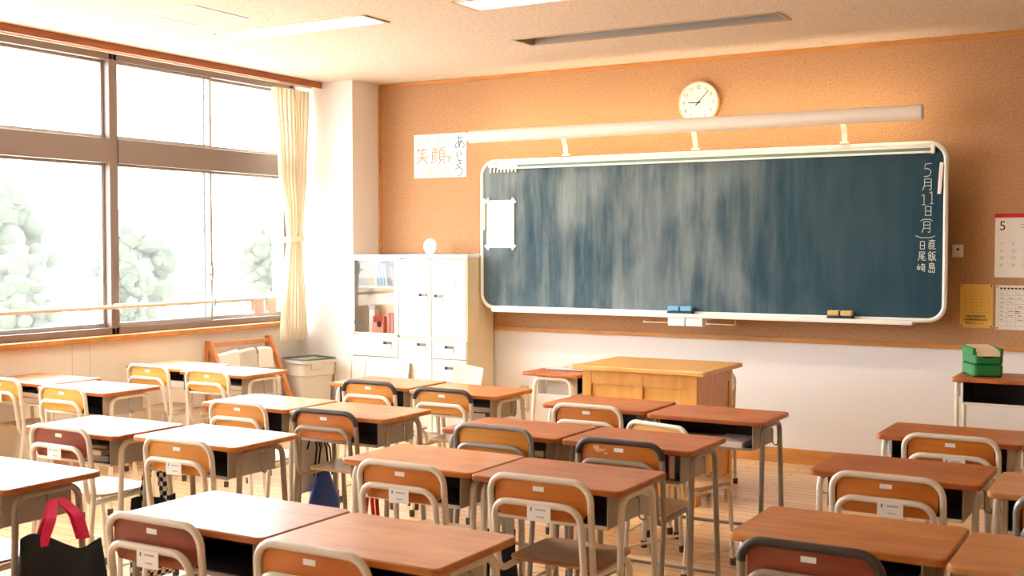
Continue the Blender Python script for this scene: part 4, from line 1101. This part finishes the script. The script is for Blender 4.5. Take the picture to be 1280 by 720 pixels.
chair(3.01, -5.70, 0.0, 'amber chair at bottom edge before the nearest orange desk', PO, note=0.017)
chair(4.14, -2.93, 0.0, 'orange backed chair with label at the far right front desk', PO, note=0.021)
chair(4.10, -3.93, 0.0, 'orange chair at the glossy second row far right desk', PO, note=0.022)
chair(4.72, -4.02, 0.0, 'grey framed chair cut by right photo edge in second row', PO, 'tube_grey')
chair(4.14, -5.01, 0.0, 'black edged dark red brown chair at the bottom right foreground', PR, 'tube_taupe', sleeve=True)
chair(4.81, -5.04, 0.0, 'grey framed chair in the bottom right photo corner', PR, 'tube_grey')
chair(2.29, -0.90, pi, 'cream framed teacher chair tucked behind the podium', PO, note=0.023)

# ------------------------------------------------------------------ things on and in the desks
t = thing('binder', 'white open binder lying on the side desk left of podium', 'binder', (1.42, -1.08, DH), 0.0)
m = MB(); m.box((0, 0, 0.003), (0.29, 0.255, 0.006), 'book_dark', 0.001); m.build('cover', t)
m = MB(); prof = [(-0.155, 0.006), (0.155, 0.006), (0.155, 0.018), (0.09, 0.030), (0.03, 0.028), (0.0, 0.016), (-0.03, 0.028), (-0.09, 0.030), (-0.155, 0.018)]
m.prism(prof, -0.13, 0.13, 'paper_grey', 0, MF); m.build('pages', t)
t = thing('green_case', 'green plastic case with cream lid on the desk by front wall', 'case', (3.93, -0.67, 0.76), 0.40)
m = MB(); m.prism(rrect(0.175, 0.27, 0.03, 5), 0.008, 0.075, 'green_case', 0.006); m.build('lower_shell', t)
m = MB(); m.prism(rrect(0.175, 0.27, 0.03, 5), 0.078, 0.135, 'green_case', 0.006)
for s in (-1, 1): m.box((s*0.077, 0, 0.15), (0.022, 0.25, 0.045), 'green_case', 0.008)
m.build('upper_shell', t)
m = MB(); g = [[(x, y, z) for x in (-0.064, -0.03, 0.03, 0.064)] for y, z in ((-0.137, 0.125), (-0.13, 0.15), (-0.06, 0.162), (0.05, 0.17), (0.125, 0.172))]
m.sheet(g, 'case_lid', 0.006); m.build('lid', t)
m = MB(); m.box((0, -0.137, 0.118), (0.06, 0.008, 0.01), 'box_dark', 0.002); m.build('catch', t)
m = MB()
for sx in (-1, 1):
    for sy in (-1, 1): m.lathe([(0.012, 0.0), (0.012, 0.009)], 'rubber', (sx*0.07, sy*0.1, 0), 12)
m.build('feet', t)
def inbook(name, label, x, y, z, w, d, h, mat, rz, cat='book', group='books inside desk shelves'):
    t = thing(name, label, cat, (x, y+0.03, z), rz, group)
    m = MB(); m.b2((-w/2, -d/2, 0), (w/2, d/2, 0.002), mat); m.b2((-w/2, -d/2, h-0.002), (w/2, d/2, h), mat); m.b2((-w/2, -d/2, 0), (-w/2+0.003, d/2, h), mat); m.build('cover', t)
    m = MB(); m.b2((-w/2+0.003, -d/2+0.003, 0.002), (w/2-0.003, d/2-0.003, h-0.002), 'paper'); m.build('pages', t)
ZB = 0.5625
inbook('textbook', 'blue textbook at bottom of the glaring third row desk shelf', 0.72, -4.44, ZB, 0.24, 0.22, 0.03, 'book_blue', 0.1)
inbook('textbook', 'grey notebook stacked on a blue textbook in third row desk', 0.73, -4.45, ZB+0.031, 0.22, 0.2, 0.025, 'paper_grey', -0.1)
inbook('textbook', 'pale notebook topmost in the third row desk shelf', 0.71, -4.45, ZB+0.057, 0.22, 0.2, 0.018, 'book_teal', 0.15)
inbook('textbook', 'dark textbook lowest in the shelf beside the wall outlet', 1.48, -2.44, ZB, 0.24, 0.22, 0.03, 'book_dark', 0.0)
inbook('textbook', 'grey blue textbook upper one in the shelf beside the wall outlet', 1.50, -2.45, ZB+0.032, 0.22, 0.2, 0.03, 'book_blue', 0.12)
inbook('textbook', 'white paper pad left in the front row right desk shelf', 2.90, -2.66, ZB+0.003, 0.20, 0.22, 0.02, 'paper', 0.05)
inbook('textbook', 'white paper pad right in the front row right desk shelf', 3.09, -2.66, ZB+0.003, 0.17, 0.22, 0.028, 'paper', -0.05)
inbook('textbook', 'dark textbook in the reddish desk before the podium', 2.42, -3.53, ZB, 0.24, 0.22, 0.035, 'book_dark', 0.0)
inbook('textbook', 'dark blue textbook topmost in the reddish desk before the podium', 2.44, -3.54, ZB+0.036, 0.2, 0.2, 0.03, 'book_blue', 0.2)
inbook('textbook', 'magenta edged book upright inside the second row right desk', 3.16, -3.52, ZB, 0.03, 0.2, 0.1, 'magenta', 0.0)
inbook('textbook', 'red textbook in the window column second left desk', -1.15, -3.33, ZB, 0.24, 0.2, 0.04, 'book_red', 0.1)
inbook('textbook', 'dark blue textbook topmost in the window column second left desk', -1.14, -3.34, ZB+0.041, 0.22, 0.18, 0.03, 'book_blue', -0.1)
inbook('textbook', 'blue textbook in the window column front left desk', -1.02, -2.29, ZB, 0.26, 0.2, 0.05, 'book_dark', 0.0)
inbook('textbook', 'white pad under a blue book in window column front right desk', -0.41, -2.38, ZB, 0.26, 0.2, 0.03, 'paper_grey', 0.0)
inbook('textbook', 'teal book topmost in window column front right desk', -0.41, -2.38, ZB+0.032, 0.24, 0.2, 0.03, 'book_teal', 0.0)
inbook('textbook', 'dark textbook inside the lower right desk behind red brown chair', 4.24, -4.75, ZB, 0.24, 0.2, 0.04, 'book_dark', 0.0)

# ------------------------------------------------------------------ bags on the hooks
def bag(name, label, x, y, ztop, w, h, t_, mat, strapmat, hook, folds=1.0, straps=True, cinch=False, sw=0.016, band=None):
    """cloth bag hanging at a desk side: wide along Y, thin along X"""
    T = thing(name, label, 'bag', (x, y, ztop))
    NI, NJ = 16, 40; g = []
    for i in range(NI+1):
        v = i/NI                                             # 0 top .. 1 bottom
        if cinch: ww = w*(0.10+0.9*min(1, v*1.25)**0.8); tt = t_*(0.15+0.85*math.sin(min(1, v*1.1)*pi/2))
        else: ww = w*(0.93+0.07*v); tt = t_*(0.25+0.75*math.sin(min(1, v*1.3)*pi/2))
        if v > 0.85: tt *= 1-(v-0.85)*3.2
        row = []
        for j in range(NJ+1):
            a = 2*pi*j/NJ; ca, sa = math.cos(a), math.sin(a)
            yy = ww/2*math.copysign(abs(ca)**0.6, ca); xx = tt/2*math.copysign(abs(sa)**0.8, sa)
            xx += 0.005*folds*math.sin(yy*30+v*6)
            zz = -v*h - (0 if cinch else 0.05*folds*(1-v)*(0.5+0.5*math.sin(yy/w*5+0.2)))
            row.append((xx, yy, zz))
        g.append(row)
    m = MB()
    if band: m.sheet(g[:6], band, 0.0025); m.sheet(g[5:], mat, 0.0025)
    else: m.sheet(g, mat, 0.0025)
    last = g[-1]
    m.add(last[:-1], [tuple(range(len(last)-1))], mat); m.build('body', T)
    if straps:
        hx, hy, hz = hook[0]-x, hook[1]-y, hook[2]-ztop
        for s in (-1, 1):
            pts = fillet([(s*0.01, -w*0.24, -0.05), (s*0.012, -w*0.14, hz*0.55), (hx, hy-0.012, hz+0.012), (hx+0.006, hy+0.014, hz+0.012), (s*0.012, w*0.16, hz*0.5), (s*0.01, w*0.24, -0.06)], 0.03, 5)
            g = []
            for p in pts: g.append([(p.x-0.002, p.y-sw, p.z), (p.x+0.002, p.y+sw, p.z)])
            m = MB(); m.sheet(g, strapmat, 0.003); m.build('strap', T)
    return T
bag('tote_bag', 'black tote bag with pink straps hanging on the left foreground desk', 1.655, -5.40, 0.56, 0.37, 0.42, 0.09, 'bag_black', 'strap_pink', (1.562, -5.35, 0.625), 1.9, sw=0.02)
bag('gingham_bag', 'black and white gingham bag hanging between two glaring desks', 0.995, -4.38, 0.42, 0.28, 0.38, 0.05, 'gingham', 'gingham', (0.975, -4.37, 0.572), 0.6, sw=0.013, band='bag_black')
bag('drawstring_bag', 'bright blue drawstring bag hanging under the black edged orange chair', 1.145, -3.38, 0.40, 0.25, 0.27, 0.05, 'bag_blue', 'cord_black', (1.092, -3.38, 0.572), 0.4, True, True, sw=0.004)
bag('cloth_bag', 'white cloth bag hanging behind the black edged orange chair', 1.07, -3.37, 0.53, 0.24, 0.27, 0.04, 'bag_white', 'cord_black', (1.065, -3.38, 0.572), 0.6, sw=0.004)
bag('cloth_bag', 'dark navy cloth bag hanging beside the brown seated chair', 2.755, -4.29, 0.47, 0.24, 0.38, 0.045, 'bag_navy', 'bag_white', (2.755, -4.29, 0.572), 1.0, sw=0.02)
bag('cloth_bag', 'pale cloth bag hanging at far right front desk beside photo edge', 4.50, -2.62, 0.5, 0.26, 0.3, 0.07, 'bag_white', 'cord_black', (4.415, -2.63, 0.572), 0.8, sw=0.006)
bag('cloth_bag', 'dark bag with red straps under the amber desk at photo centre', 2.125, -4.28, 0.40, 0.22, 0.28, 0.05, 'bag_black', 'strap_red', (2.145, -4.29, 0.572), 0.6, sw=0.009)
bpy.context.view_layer.update()
